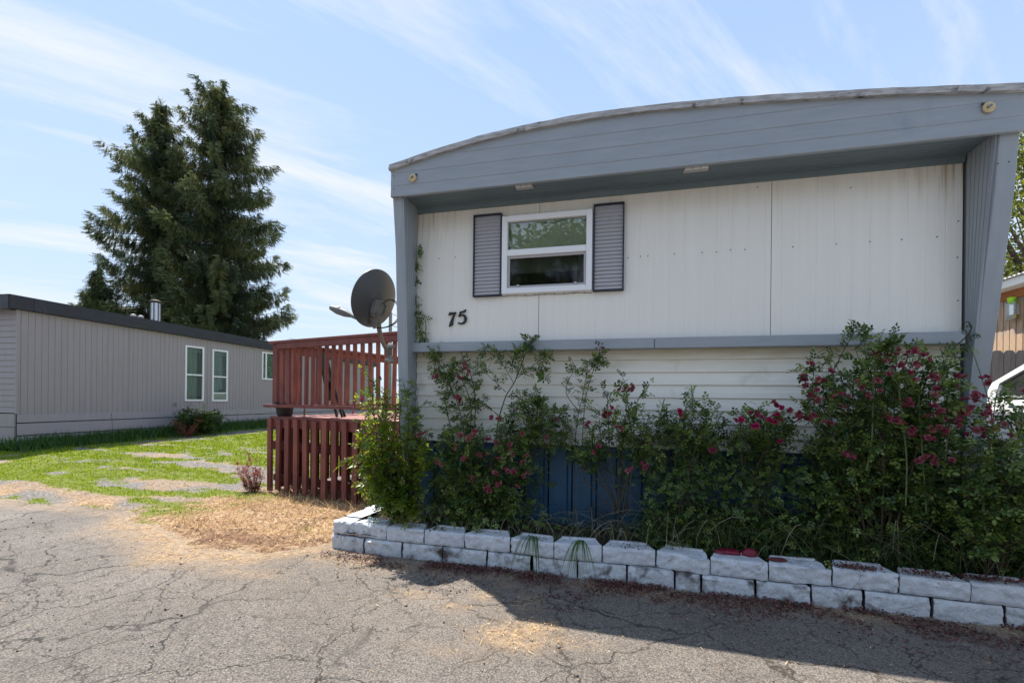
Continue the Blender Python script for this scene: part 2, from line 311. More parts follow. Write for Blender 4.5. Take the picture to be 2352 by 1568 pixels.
# asphalt with alligator cracks; open soil with gravel, straw and moss colours from point attributes
def mat_asphalt():
    m = bpy.data.materials.new('asphalt'); m.use_nodes = True; n, l = m.node_tree.nodes, m.node_tree.links; b = n['Principled BSDF']
    b.inputs['Roughness'].default_value = .86; b.inputs['Specular IOR Level'].default_value = .35
    t = n.new('ShaderNodeTexCoord')
    def noise(sc, det=4, vec=None, rough=.6):
        x = n.new('ShaderNodeTexNoise'); x.inputs['Scale'].default_value = sc; x.inputs['Detail'].default_value = det; x.inputs['Roughness'].default_value = rough
        l.new(vec or t.outputs['Object'], x.inputs['Vector']); return x
    def ramp(v, stops):
        r = n.new('ShaderNodeValToRGB'); e = r.color_ramp.elements
        while len(e) < len(stops): e.new(.5)
        for q, (p, c) in zip(e, stops): q.position = p; q.color = (*c, 1)
        l.new(v, r.inputs[0]); return r.outputs[0]
    def mix(a, b_, f, mode='MIX'):
        x = n.new('ShaderNodeMixRGB'); x.blend_type = mode
        for i, v in ((0, f), (1, a), (2, b_)):
            if isinstance(v, (int, float)): x.inputs[i].default_value = v
            elif isinstance(v, tuple): x.inputs[i].default_value = (*v, 1)
            else: l.new(v, x.inputs[i])
        return x.outputs[0]
    base = ramp(noise(1.3, 5).outputs[0], [(.3, (.175, .154, .134)), (.7, (.25, .222, .195))])
    agg = ramp(noise(150, 3, rough=.8).outputs[0], [(.36, (.32, .32, .33)), (.5, (.95, .95, .95)), (.64, (1.7, 1.68, 1.64))])
    v1 = n.new('ShaderNodeTexVoronoi'); v1.inputs['Scale'].default_value = 95; l.new(t.outputs['Object'], v1.inputs['Vector'])
    pit = ramp(v1.outputs['Distance'], [(.0, (1.4, 1.38, 1.35)), (.4, (1, 1, 1)), (.75, (.35, .35, .36))])
    mid = ramp(noise(14, 5, rough=.75).outputs[0], [(.32, (.80, .80, .81)), (.5, (1, 1, 1)), (.68, (1.15, 1.13, 1.1))])
    col = mix(mix(mix(base, agg, .85, 'MULTIPLY'), pit, .7, 'MULTIPLY'), mid, 1.0, 'MULTIPLY')
    # cracks: distorted cell borders on two scales, faded in and out
    wn_ = noise(3.2, 6); wm = n.new('ShaderNodeVectorMath'); wm.operation = 'MULTIPLY_ADD'; wm.inputs[1].default_value = (.42, .42, 0); l.new(wn_.outputs['Color'], wm.inputs[0]); l.new(t.outputs['Object'], wm.inputs[2])
    def crack(sc, w0, w1):
        v = n.new('ShaderNodeTexVoronoi'); v.feature = 'DISTANCE_TO_EDGE'; v.inputs['Scale'].default_value = sc; l.new(wm.outputs[0], v.inputs['Vector'])
        return ramp(v.outputs['Distance'], [(w0, (1, 1, 1)), (w1, (0, 0, 0))])
    c1 = crack(1.25, .0035, .0095); c2 = crack(2.7, .005, .017)
    msk = ramp(noise(.55, 3).outputs[0], [(.30, (.25, .25, .25)), (.45, (1, 1, 1))]); msk2 = ramp(noise(.8, 3, wm.outputs[0]).outputs[0], [(.40, (0, 0, 0)), (.52, (.85, .85, .85))])
    cr_ = mix(mix(c1, msk, 1.0, 'MULTIPLY'), mix(c2, msk2, 1.0, 'MULTIPLY'), 1.0, 'LIGHTEN')
    gm = ramp(noise(9, 4).outputs[0], [(.35, (.45, .45, .45)), (.52, (1, 1, 1))])
    cr_ = mix(cr_, gm, 1.0, 'MULTIPLY')
    col = mix(col, (.018, .016, .014), cr_)
    # straw dust blown over the surface, from an attribute
    a = n.new('ShaderNodeAttribute'); a.attribute_name = 'dust'
    dn = ramp(noise(16, 6).outputs[0], [(.35, (0, 0, 0)), (.65, (1, 1, 1))])
    df = mix(a.outputs['Color'], dn, .75, 'MULTIPLY')
    col = mix(col, (.40, .28, .17), df)
    l.new(col, b.inputs['Base Color'])
    h = mix(agg, pit, .5); h = mix(h, (0, 0, 0), cr_)
    bn = n.new('ShaderNodeBump'); bn.inputs['Strength'].default_value = 1; bn.inputs['Distance'].default_value = .004; l.new(h, bn.inputs['Height']); l.new(bn.outputs[0], b.inputs['Normal'])
    return m
def mat_ground():
    m = bpy.data.materials.new('open_ground'); m.use_nodes = True; n, l = m.node_tree.nodes, m.node_tree.links; b = n['Principled BSDF']; b.inputs['Roughness'].default_value = .95
    b.inputs['Specular IOR Level'].default_value = .15
    t = n.new('ShaderNodeTexCoord')
    def ramp(v, stops):
        r = n.new('ShaderNodeValToRGB'); e = r.color_ramp.elements
        while len(e) < len(stops): e.new(.5)
        for q, (p, c) in zip(e, stops): q.position = p; q.color = (*c, 1)
        l.new(v, r.inputs[0]); return r.outputs[0]
    def noise(sc, det=5):
        x = n.new('ShaderNodeTexNoise'); x.inputs['Scale'].default_value = sc; x.inputs['Detail'].default_value = det; x.inputs['Roughness'].default_value = .7; l.new(t.outputs['Object'], x.inputs['Vector']); return x.outputs[0]
    def mix(a, b_, f):
        x = n.new('ShaderNodeMixRGB')
        for i, v in ((0, f), (1, a), (2, b_)):
            l.new(v, x.inputs[i])
        return x.outputs[0]
    def attr(nm): a = n.new('ShaderNodeAttribute'); a.attribute_name = nm; return a.outputs['Fac']
    grav = ramp(noise(42), [(.35, (.05, .045, .04)), (.5, (.17, .155, .14)), (.68, (.36, .34, .32))])
    straw = ramp(noise(30), [(.32, (.10, .05, .035)), (.48, (.30, .19, .11)), (.66, (.58, .44, .27))])
    moss = ramp(noise(22), [(.3, (.06, .085, .015)), (.55, (.15, .18, .03)), (.75, (.24, .20, .10))])
    dirt = ramp(noise(26), [(.3, (.07, .035, .025)), (.55, (.21, .12, .075)), (.75, (.36, .23, .15))])
    c = mix(mix(mix(grav, straw, attr('straw')), moss, attr('green')), dirt, attr('dirt')); l.new(c, b.inputs['Base Color'])
    bn = n.new('ShaderNodeBump'); bn.inputs['Strength'].default_value = 1; bn.inputs['Distance'].default_value = .02; l.new(noise(35), bn.inputs['Height']); l.new(bn.outputs[0], b.inputs['Normal'])
    return m
M['asphalt'] = mat_asphalt(); M['ground'] = mat_ground()

# ---------------------------------------------------------------- ground
BX = [-400, -12, -6.95, -5.2, -4.5, -3.6, -2.93, -2.46, 2.2, 2.7, 3.6, 400]
BYv = [4.0, 4.1, 3.86, 3.80, 3.52, 3.15, 3.05, 3.52, 3.45, 3.5, 3.3, 3.3]
def edge_y(x, y=0): return np.interp(x, BX, BYv) + (fbm(np.asarray(x) * 2.2, np.asarray(y) * 0 + 3.3, 5) - .5) * .45 * sst(2.6, 2.9, np.abs(np.asarray(x)))
def gz(x, y):
    x = np.asarray(x, float); y = np.asarray(y, float); d = y - edge_y(x)
    left = np.clip((-x - 4.4) / 7.8, 0, 1) * (.17 + .018 * np.clip(y - 6.8, -3, 12)) * sst(0, 2.6, d)
    mound = .06 * np.exp(-(((x + 3.6) / 1.1) ** 2 + ((y - 4.1) / .7) ** 2))
    right = .13 * sst(2.3, 3.2, x) * sst(.1, 2.4, d)
    far = .25 * sst(13, 30, y)
    clod = sst(-5.2, -4.2, x) * sst(-2.3, -2.7, x) * sst(.0, .25, d) * sst(1.9, 1.2, d) * (fbm(x * 7, y * 11, 17, 3) - .42) * .11
    n = clod + (fbm(x * 2.1, y * 2.1, 11) - .5) * .05 + (fbm(x * 9, y * 9, 21) - .5) * .022
    near = sst(-.12, .35, d)
    return -.035 + near * (.046 + mound) + left + right + far + n * sst(-.3, .3, d)
def blob(x, y, L):
    r = 0
    for cx_0, cy_0, sx_, sy_, k in L: r = np.maximum(r, k * np.exp(-(((x - cx_0) / sx_) ** 2 + ((y - cy_0) / sy_) ** 2)))
    return r
def under_deck(x, y): return ((x > -4.72) & (y > 5.30 - (x + 4.71) * .258)).astype(float)
def m_green(x, y):
    x = np.asarray(x, float); y = np.asarray(y, float); d = y - edge_y(x)
    n = fbm(x * 1.1 + 3, y * 3.2, 31); n2 = fbm(x * 5, y * 9, 37)
    bare = blob(x, y, [(-7.5, 4.35, 1.3, .30, 1), (-9.5, 4.6, 1.4, .25, .8), (-8.9, 7.2, 1.2, .26, .9), (-7.4, 6.7, 1.1, .36, 1), (-6.15, 6.5, .75, .42, 1.0), (-5.5, 5.35, .95, .20, .95), (-6.9, 5.05, .9, .13, .7), (-5.4, 4.6, .8, .16, .75), (-11.0, 8.9, .8, 1.5, .55), (-11.2, 11.8, .45, 2.2, 1.0), (-5.2, 6.1, .4, .3, .7)])
    g = sst(.50, .62, 1.02 - bare * .82 + (n - .5) * 1.15 + (n2 - .5) * .95 - .22) * sst(.02, .30, d + (n2 - .5) * .5)
    dry = sst(-4.95, -4.0, x - (y - 4.2) * .35)
    g = g * (1 - dry * (1 - .45 * sst(.55, .66, n2 * .6 + n * .4)))
    g = np.maximum(g, sst(-11.2, -11.6, x) * sst(4.8, 5.6, y)) * (1 - under_deck(x, y))
    return np.clip(g, 0, 1) * (x < -2.4)
def m_straw(x, y):
    x = np.asarray(x, float); y = np.asarray(y, float); d = y - edge_y(x)
    n = fbm(x * 1.6, y * 3, 41)
    a = sst(-5.8, -4.6, x - (y - 4.2) * .35) * (x < -2.0) * sst(6.3, 5.3, y)
    b = sst(.8, .1, d) * .6 * sst(.40, .56, n)
    return np.clip(np.maximum(a, b) * .95 + .45 * sst(.5, .62, n) * (x < -3), 0, 1)
def axis(parts):
    v = [np.arange(a, b, s) for a, b, s in parts]; return np.concatenate(v + [[parts[-1][1]]])
def sheet(name, xs, ys, zf, material, attrs, kind='structure'):
    X, Y = np.meshgrid(xs, ys); X = X.ravel(); Y = Y.ravel(); Z = zf(X, Y); nx, ny = len(xs), len(ys)
    i = np.arange(nx - 1)[None] + nx * np.arange(ny - 1)[:, None]; i = i.ravel()
    me = tri_mesh(name, np.stack([X, Y, Z], 1), np.stack([i, i + 1, i + nx + 1, i + nx], 1), smooth=True)
    for k, f in attrs.items():
        a = me.attributes.new(k, 'FLOAT', 'POINT'); a.data.foreach_set('value', np.asarray(f(X, Y), dtype=np.float32))
    o = link(name, me, material); o['kind'] = kind; return o
def dust(x, y):
    d = edge_y(x) - y
    n = fbm(x * 2.2, y * 3.5, 71); n2 = fbm(x * 7, y * 9, 73)
    a = sst(-5.6, -4.6, x) * sst(-2.1, -3.2, x) * sst(.55, .0, d) + .6 * sst(.16, 0, d) * (x < -2)
    a = np.maximum(a, .9 * np.exp(-(((x + 2.72) / .28) ** 2 + ((y - 2.86) / .10) ** 2)))
    b = 0
    for cx_0, cy_0, sx_, sy_, k in ((-.62, 2.47, .20, .13, 1.3), (-.50, 2.62, .14, .10, 1.2), (-1.35, 2.84, .20, .07, .9), (-1.05, 2.75, .13, .06, .7), (-.93, 2.95, .12, .08, .8), (-.62, 2.95, .12, .2, .7), (-.82, 3.2, .10, .12, .8), (-.35, 2.52, .22, .08, .6), (-.9, 2.25, .3, .04, .5), (-1.9, 3.2, .5, .12, .45)):
        b = np.maximum(b, k * np.exp(-(((x - cx_0) / sx_) ** 2 + ((y - cy_0) / sy_) ** 2)))
    w = .7 * np.exp(-((y - 3.30) / .12) ** 2) * (x > -2.5) * (x < 2.6)
    lo = .10 * sst(3.2, 2.2, np.abs(x + .5)) * sst(1.9, 2.8, y)
    return np.clip(np.maximum(np.maximum(a, b), np.maximum(w, lo)) * (.35 + 1.0 * n + .6 * (n2 - .5)), 0, 1)
sheet('asphalt_road', axis([(-60, -9, 1.5), (-9, 4, .06), (4, 60, 1.5)]), axis([(-60, 0, 2), (0, 5.2, .06)]), lambda x, y: x * 0 + (fbm(x * .7, y * .7, 3) - .5) * .012, M['asphalt'], {'dust': dust})
sheet('ground', axis([(-400, -40, 30), (-40, -14, 1.5), (-14, 4.5, .055), (4.5, 12, .5), (12, 400, 24)]), axis([(2.6, 9, .055), (9, 22, .3), (22, 60, 3), (60, 600, 40)]), gz, M['ground'], {'green': m_green, 'straw': m_straw, 'dirt': lambda x, y: np.clip(blob(x, y, [(-3.45, 3.42, .75, .22, 1), (-2.95, 3.35, .4, .2, .9), (-3.9, 4.3, .35, .12, .7), (-3.3, 4.35, .8, .1, .6)]) * (.5 + fbm(x * 5, y * 8, 67)), 0, 1)})

# generic scatter of a small template
def norm(a): return a / np.maximum(np.linalg.norm(a, axis=-1, keepdims=True), 1e-9)
def frames(dirs, upish=None, tilt=.6):
    x = norm(dirs); u = np.tile(np.array([[0, 0, 1.]]), (len(x), 1)) if upish is None else upish
    u = u + rng.normal(0, tilt, x.shape); y = norm(np.cross(u, x)); z = np.cross(x, y)
    return np.stack([x, y, z], 1)
def scatter(TV, TT, P, Fm, s, rnd=None):
    n, k = len(P), len(TV); s = np.asarray(s, float).reshape(n, -1)
    if s.shape[1] == 1: s = np.repeat(s, 3, 1)
    loc = TV[None] * s[:, None, :]
    V = np.einsum('nkj,njc->nkc', loc, Fm) + P[:, None, :]
    T = TT[None] + (np.arange(n) * k)[:, None, None]
    r = rng.random(n) if rnd is None else rnd
    return V.reshape(-1, 3), T.reshape(-1, TT.shape[1]), np.repeat(r, k)
def join_np(parts):
    V, T, Rr, o = [], [], [], 0
    for v, t, r in parts: V.append(v); T.append(t + o); Rr.append(r); o += len(v)
    return np.concatenate(V), np.concatenate(T), np.concatenate(Rr)
BLADE_V = np.array([[0, -.5, 0], [0, .5, 0], [.45, -.38, .0], [.45, .38, .0], [.8, -.2, -.08], [.8, .2, -.08], [1, 0, -.2]]); BLADE_T = np.array([[0, 2, 1], [1, 2, 3], [2, 4, 3], [3, 4, 5], [4, 6, 5]])
BL2_V = np.array([[0, -.5, 0], [0, .5, 0], [.55, -.3, 0], [.55, .3, 0], [1, 0, -.15]]); BL2_T = np.array([[0, 2, 1], [1, 2, 3], [2, 4, 3]])
def rand_on(n, x0, x1, y0, y1): return rng.uniform(x0, x1, n), rng.uniform(y0, y1, n)
def blades(n, x, y, z, h, w, lean=.35, mode=BL2_V, tt=BL2_T):
    d = np.stack([rng.normal(0, lean, n), rng.normal(0, lean, n), np.ones(n)], 1)
    side = np.stack([rng.normal(0, 1, n), rng.normal(0, 1, n), rng.normal(0, .2, n)], 1)
    return scatter(mode, tt, np.stack([x, y, z], 1), frames(d, side, .01), np.stack([h, w, h], 1))

# short green lawn patches
x, y = rand_on(210000, -12.1, -2.6, 3.8, 13.5)
keep = (under_deck(x, y) < .5) & (rng.random(len(x)) < (.25 + .75 * sst(.38, .56, fbm(x * 6, y * 12, 55))) * m_green(x, y) * np.clip(5.2 / y, .3, 1))
x, y = x[keep], y[keep]; n = len(x)
v, t, r = blades(n, x, y, gz(x, y) - .004, rng.uniform(.018, .045, n) * (1 + .3 * (y > 6)), rng.uniform(.006, .012, n) * np.clip(y / 5, 1, 2.2), .6)
o = link('lawn_grass', tri_mesh('lawn_grass', v, t, r), M['grassb']); set_props(o, 'short bright green grass growing in patches beside the deck', 'grass', kind='stuff')
# long grass along the grey home
n = 9000; y = rng.uniform(6.4, 15.5, n); x = -12.12 + np.abs(rng.normal(0, .33, n))
v, t, r = blades(n, x, y, gz(x, y), rng.uniform(.1, .34, n) * np.clip(1.25 - (x + 12.1), .25, 1), rng.uniform(.012, .022, n), .35, BLADE_V, BLADE_T)
set_props(link('long_grass', tri_mesh('long_grass', v, t, r), M['grassd']), 'long dark green grass along the foot of the grey home', 'grass', kind='stuff')
# dry cut grass in front of the deck, and thin drifts of it on the asphalt
x, y = rand_on(190000, -9.2, -2.2, 2.7, 6.6)
dn = m_straw(x, y) * sst(-.05, .2, y - edge_y(x)) * np.clip(1.1 - m_green(x, y), 0.15, 1) * (.3 + .7 * sst(-6.2, -4.8, x))
k = rng.random(len(x)) < dn * .62 * (.25 + .75 * sst(.40, .56, fbm(x * 4, y * 7, 97))) * (1 - .8 * np.exp(-(((x + 3.45) / .6) ** 2 + ((y - 3.42) / .16) ** 2))); x, y = x[k], y[k]; n = len(x)
d = np.stack([rng.normal(0, 1, n), rng.normal(0, 1, n), rng.normal(.25, .3, n)], 1)
a1 = scatter(BL2_V, BL2_T, np.stack([x, y, gz(x, y) + rng.uniform(0, .02, n)], 1), frames(d), np.stack([rng.uniform(.02, .075, n), rng.uniform(.003, .006, n), rng.uniform(.03, .08, n)], 1))
x, y = rand_on(120000, -5.6, 2.4, 1.4, 3.9); k = rng.random(len(x)) < np.clip(dust(x, y) ** 1.8 * .7 + .002, 0, 1) * (y < edge_y(x) + .02); x, y = x[k], y[k]; n = len(x)
d = np.stack([rng.normal(0, 1, n), rng.normal(0, 1, n), rng.normal(.02, .08, n)], 1)
a2 = scatter(BL2_V, BL2_T, np.stack([x, y, np.full(n, .008)], 1), frames(d), np.stack([rng.uniform(.008, .045, n), rng.uniform(.002, .0045, n), rng.uniform(.01, .03, n)], 1))
n = 900; x = rng.uniform(-4.6, -2.3, n); y = np.maximum(edge_y(x) + .25, rng.uniform(3.5, 4.9, n)); 
a3 = blades(n, x, y, gz(x, y), rng.uniform(.05, .2, n), rng.uniform(.003, .006, n), .7, BLADE_V, BLADE_T)
v, t, r = join_np([a1, a2, a3])
set_props(link('dry_grass', tri_mesh('dry_grass', v, t, r), M['straw']), 'dry straw coloured cut grass in front of the red deck', 'dry grass', kind='stuff')
# dark fallen petals along the foot of the block wall
n = 15000; x = rng.uniform(-2.5, 2.5, n); y = 3.41 - np.abs(rng.normal(0, .11, n)) * (.25 + 1.3 * fbm(x * 2.6, x * 0, 83)) * (1 + .6 * (x > -.8)) - .05 * sst(-1.6, -2.3, x) * 0
ex = rng.random(n) < .06; y = np.where(ex, 3.3 - rng.uniform(0, .45, n), y); k = rng.random(n) < (.15 + .7 * sst(-2.4, -.9, x)) * sst(.3, .6, fbm(x * 5, y * 8, 91)) * 1.6; x, y = x[k], y[k]; n = len(x)
d = np.stack([rng.normal(0, 1, n), rng.normal(0, 1, n), rng.normal(.1, .35, n)], 1)
PET_V = np.array([[0, 0, 0], [.5, -.45, .12], [1, 0, .0], [.5, .45, .15]]); PET_T = np.array([[0, 1, 2], [0, 2, 3]])
v, t, r = scatter(PET_V, PET_T, np.stack([x, y, .004 + rng.uniform(0, .022, n) * sst(3.1, 3.4, y)], 1), frames(d), rng.uniform(.007, .02, n))
set_props(link('fallen_petals', tri_mesh('fallen_petals', v, t, r), M['litter']), 'dark red fallen rose petals along the foot of the white block wall', 'petals', kind='stuff')
n = 1100; x = rng.uniform(-6.5, 3, n); y = rng.uniform(1.2, 3.6, n); k = y < edge_y(x) - .05; x, y = x[k], y[k]; n = len(x)
OCT_V = np.array([[1, 0, 0], [-1, 0, 0], [0, 1, 0], [0, -1, 0], [0, 0, .8], [0, 0, -.4]]); OCT_T = np.array([[0, 2, 4], [2, 1, 4], [1, 3, 4], [3, 0, 4], [2, 0, 5], [1, 2, 5], [3, 1, 5], [0, 3, 5]])
sz = rng.uniform(.0025, .006, n) * (1 + 1.6 * (rng.random(n) < .07))
v, t, r = scatter(OCT_V, OCT_T, np.stack([x, y, np.full(n, .004)], 1), frames(rng.normal(0, 1, (n, 3))), sz, rng.random(n) ** 2.2)
set_props(link('grit', tri_mesh('grit', v, t, r), M['pebble']), 'small dark grit and stones scattered on the cracked asphalt', 'grit', kind='stuff')

# ---------------------------------------------------------------- mobile home 75
home = empty('mobile_home', (.17, 4.0, .1), 'white mobile home with blue grey arched front, numbered 75', 'mobile home')
def arch(x): return float(np.interp(x, [-2.04, -1.613, -1.23, -.865, -.516, -.183, .135, .732, 1.281, 1.787, 2.42], [3.258, 3.345, 3.404, 3.442, 3.462, 3.468, 3.463, 3.432, 3.388, 3.340, 3.268]))
WY = 4.0
def ribbed(x0, x1, z0, z1, hole=None):
    xs = {x0, x1}; k = math.ceil((x0 + 5) / .1175)
    g = []
    while -5 + k * .1175 < x1 - .012:
        g.append(-5 + k * .1175); k += 1
    for c in g:
        if c > x0 + .012: xs |= {c - .004, c - .0015, c + .0015, c + .004}
    if hole: xs |= {hole[0], hole[1]}
    xs = sorted(xs); b = MB()
    def dep(x): return WY + (.0022 if any(abs(x - c) < .0035 for c in g) else 0)
    for a, c in zip(xs, xs[1:]):
        if c - a < 1e-5: continue
        spans = [(z0, z1)]
        if hole and a >= hole[0] - 1e-6 and c <= hole[1] + 1e-6: spans = [(z0, hole[2]), (hole[3], z1)]
        for q0, q1 in spans:
            b.add([(a, dep(a), q0), (c, dep(c), q0), (c, dep(c), q1), (a, dep(a), q1)], [(0, 1, 2, 3)])
    return b
HOLE = (-1.085, -.36, 2.24, 2.87)
for x0, x1, hole in ((-1.945, -.790, HOLE), (-.786, 1.035, HOLE), (1.039, 2.262, None)):
    b = ribbed(x0, x1, 1.78, 3.01, (max(hole[0], x0), min(hole[1], x1), hole[2], hole[3]) if hole else None)
    b.build('siding_sheet', M['rib'], home)
MB().box(-1.94, 4.012, .9, -1.085, 4.06, 3.02).box(-.36, 4.012, .9, 2.26, 4.06, 3.02).box(-1.085, 4.012, .9, -.36, 4.06, 2.24).box(-1.085, 4.012, 2.87, -.36, 4.06, 3.02).build('wall_core', M['dark'], home)
# overlapping boards below the belt
z = .905
for k in range(8):
    z1 = z + .1035
    MB().add([(-1.94, 4.011, z1 + .006), (2.26, 4.011, z1 + .006), (2.26, 3.998, z + .004), (-1.94, 3.998, z + .004), (2.26, 4.001, z), (-1.94, 4.001, z), (2.26, 4.011, z), (-1.94, 4.011, z),
              (2.26, 4.005, z + .055), (-1.94, 4.005, z + .055), (2.26, 4.003, z + .05), (-1.94, 4.003, z + .05)],
             [(0, 1, 8, 9), (9, 8, 10, 11), (11, 10, 2, 3), (3, 2, 4, 5), (5, 4, 6, 7)]).build('siding_board', M['lap'], home)
    z = z1
for x0, x1 in ((-1.943, .173), (.176, 2.232)):
    MB().box(x0, 3.90, 1.712, x1, 3.984, 1.798).build('belt_rail', M['blue'], home, bevel=.006)
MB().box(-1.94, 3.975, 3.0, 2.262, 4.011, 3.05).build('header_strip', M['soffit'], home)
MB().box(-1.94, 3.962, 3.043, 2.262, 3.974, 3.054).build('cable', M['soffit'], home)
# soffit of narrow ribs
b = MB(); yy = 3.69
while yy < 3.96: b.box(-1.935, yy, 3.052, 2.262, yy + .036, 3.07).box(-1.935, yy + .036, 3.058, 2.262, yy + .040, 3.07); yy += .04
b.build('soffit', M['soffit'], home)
# fascia boards, each clipped by the arch
zs = [3.03, 3.122, 3.232, 3.342, 3.50]
for k in range(4):
    z0, z1 = zs[k], zs[k + 1] + .004; xs = np.linspace(-2.035, 2.40, 60); b = MB(); prev = None
    ok = [x for x in xs if arch(x) > z0 + .004]
    for a, c in zip(ok, ok[1:]):
        ta, tc_ = min(z1, arch(a)), min(z1, arch(c))
        b.add([(a, 3.6600, z0 + .003), (c, 3.6600, z0 + .003), (c, 3.6635, tc_), (a, 3.6635, ta), (a, 3.6635, z0), (c, 3.6635, z0), (c, 3.69, z0), (a, 3.69, z0)], [(0, 1, 2, 3), (4, 5, 1, 0), (7, 6, 5, 4)])
    b.build('fascia_board', M['blue'], home)
b = MB(); xs = np.linspace(-2.035, 2.40, 40)
for a, c in zip(xs, xs[1:]): b.add([(a, 3.69, 3.03), (c, 3.69, 3.03), (c, 3.69, arch(c)), (a, 3.69, arch(a))], [(3, 2, 1, 0)])
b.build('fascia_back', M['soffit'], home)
# weathered roof edge, two strips, and the roof
def arch_strip(y0, y1, o0, o1, x0=-2.045, x1=2.42, wob=0, seed=0):
    b = MB(); xs = np.linspace(x0, x1, 90); w = (fbm(xs * 6, xs * 0, seed) - .5) * wob; n = len(xs)
    vs = []
    for i, x_ in enumerate(xs): vs += [(x_, y0, arch(x_) + o0), (x_, y0 - .0 + w[i] * .3, arch(x_) + o1 + w[i]), (x_, y1, arch(x_) + o1 + w[i]), (x_, y1, arch(x_) + o0)]
    fs = [(4 * i + a, 4 * i + (a + 1) % 4, 4 * i + 4 + (a + 1) % 4, 4 * i + 4 + a) for i in range(n - 1) for a in range(4)] + [(0, 3, 2, 1), (4 * n - 4, 4 * n - 3, 4 * n - 2, 4 * n - 1)]
    return b.add(vs, fs)
arch_strip(3.635, 3.72, -.004, .024).build('roof_edge_trim', M['roofwood'], home)
arch_strip(3.645, 3.80, .025, .046, wob=.012, seed=4).build('roof_edge_membrane', M['roofwood'], home)
b = MB(); xs = np.linspace(-2.045, 2.42, 40)
for a, c in zip(xs, xs[1:]): b.add([(a, 3.7, arch(a) + .01), (c, 3.7, arch(c) + .01), (c, 19.5, arch(c) + .01), (a, 19.5, arch(a) + .01)], [(0, 1, 2, 3)])
b.build('roof', M['roof'], home)
# wing walls: deep at the top, shallow at the foot
def wing(xi, xo, prof):
    s = 1 if xo > xi else -1
    MB().prismx([(p, z) for p, z in prof] + [(4.05, prof[-1][1]), (4.05, prof[0][1])], xi + s * .012, xo).build('wing_wall', M['blue_v'], home, bevel=.004)
    b = MB()                                                                # ribbed lining of the recess
    for i in range(6):
        y0f, y1f = i / 6, (i + 1) / 6 - .02
        vs = []
        for p, z in ((prof[0][0], prof[0][1]), (prof[-1][0], prof[-1][1])):
            for q in (y0f, y1f): vs.append((xi, p + .01 + (3.985 - p - .01) * q, z))
        vs += [(xi + s * .011, v_[1], v_[2]) for v_ in vs]
        b.add(vs, [(0, 1, 3, 2), (4, 6, 7, 5), (0, 2, 6, 4), (1, 5, 7, 3), (0, 4, 5, 1), (2, 3, 7, 6)])
    b.build('wing_lining', M['blue_v'], home)
wing(-1.935, -2.035, [(3.693, 3.066), (3.755, 2.62), (3.785, 2.1), (3.84, 1.3), (3.87, .75)])
wing(2.272, 2.39, [(3.693, 3.085), (3.73, 2.7), (3.86, 1.9), (3.94, 1.48), (4.0, .75)])
# long side walls, rear wall
for x0, x1 in ((-2.03, -1.98), (2.33, 2.38)):
    MB().box(x0, 4.06, .8, x1, 19.4, 3.262).build('side_wall', M['lap'], home)
MB().box(-1.97, 19.3, .8, 2.32, 19.38, 3.26).build('rear_wall', M['lap'], home)
MB().box(-1.97, 4.3, .75, 2.32, 19.2, .8).build('floor', M['dark'], home)
# dark blue skirting of upright pans
x_ = -1.93; 
while x_ < 2.36:
    w = .205
    MB().prism([(x_, 0), (x_ + w, 0)], 0, 0) if False else None
    pr = [(x_, 4.045), (x_ + .012, 4.02), (x_ + w - .045, 4.02), (x_ + w - .033, 4.045), (x_ + w - .005, 4.045), (x_ + w - .005, 4.055), (x_, 4.055)]
    n_ = len(pr); b = MB(); b.add([(a, c, .02) for a, c in pr] + [(a, c, .905) for a, c in pr], [tuple(range(n_)), tuple(range(2 * n_ - 1, n_ - 1, -1))] + [(i, (i + 1) % n_, n_ + (i + 1) % n_, n_ + i) for i in range(n_)])
    b.build('skirting_panel', M['skirt'], home); x_ += w + .001
for x0, x1 in ((-2.03, -2.0), (2.34, 2.37)): MB().box(x0, 4.06, .02, x1, 19.4, .8).build('side_skirting', M['skirt'], home)
# window
win = MB()
def rect_frame(b, x0, z0, x1, z1, t, y0, y1):
    return b.box(x0, y0, z0, x0 + t, y1, z1).box(x1 - t, y0, z0, x1, y1, z1).box(x0 + t, y0, z0, x1 - t, y1, z0 + t).box(x0 + t, y0, z1 - t, x1 - t, y1, z1)
rect_frame(win, -1.116, 2.215, -.330, 2.897, .05, 3.955, 4.03)
win.box(-1.066, 3.957, 2.545, -.380, 4.028, 2.60)
wf = win.build('window', M['vinyl'], home, bevel=.004)
lf = MB(); rect_frame(lf, -1.064, 2.267, -.382, 2.543, .018, 3.972, 4.0); lf.build('sash', M['vent'], wf)
for lx in (-.98, -.48): MB().box(lx, 3.962, 2.275, lx + .022, 3.972, 2.292).build('latch', M['vent'], wf)
MB().box(-1.067, 3.985, 2.602, -.379, 3.988, 2.846).build('upper_pane', M['glass'], wf)
MB().box(-1.045, 3.985, 2.287, -.401, 3.988, 2.524).build('lower_pane', M['glass_screen'], wf)
b = MB(); zz_ = 2.84
while zz_ > 2.42: b.add([(-1.06, 4.035, zz_), (-.385, 4.035, zz_), (-.385, 4.040, zz_ - .0125), (-1.06, 4.040, zz_ - .0125)], [(0, 1, 2, 3)]); zz_ -= .0135
b.box(-1.06, 4.03, 2.405, -.385, 4.055, 2.42); b.box(-1.07, 4.028, 2.842, -.375, 4.06, 2.875)
b.build('blind', M['blind'], wf)
MB().box(-.52, 4.03, 2.34, -.512, 4.036, 2.44).build('blind_wand', M['white'], wf)
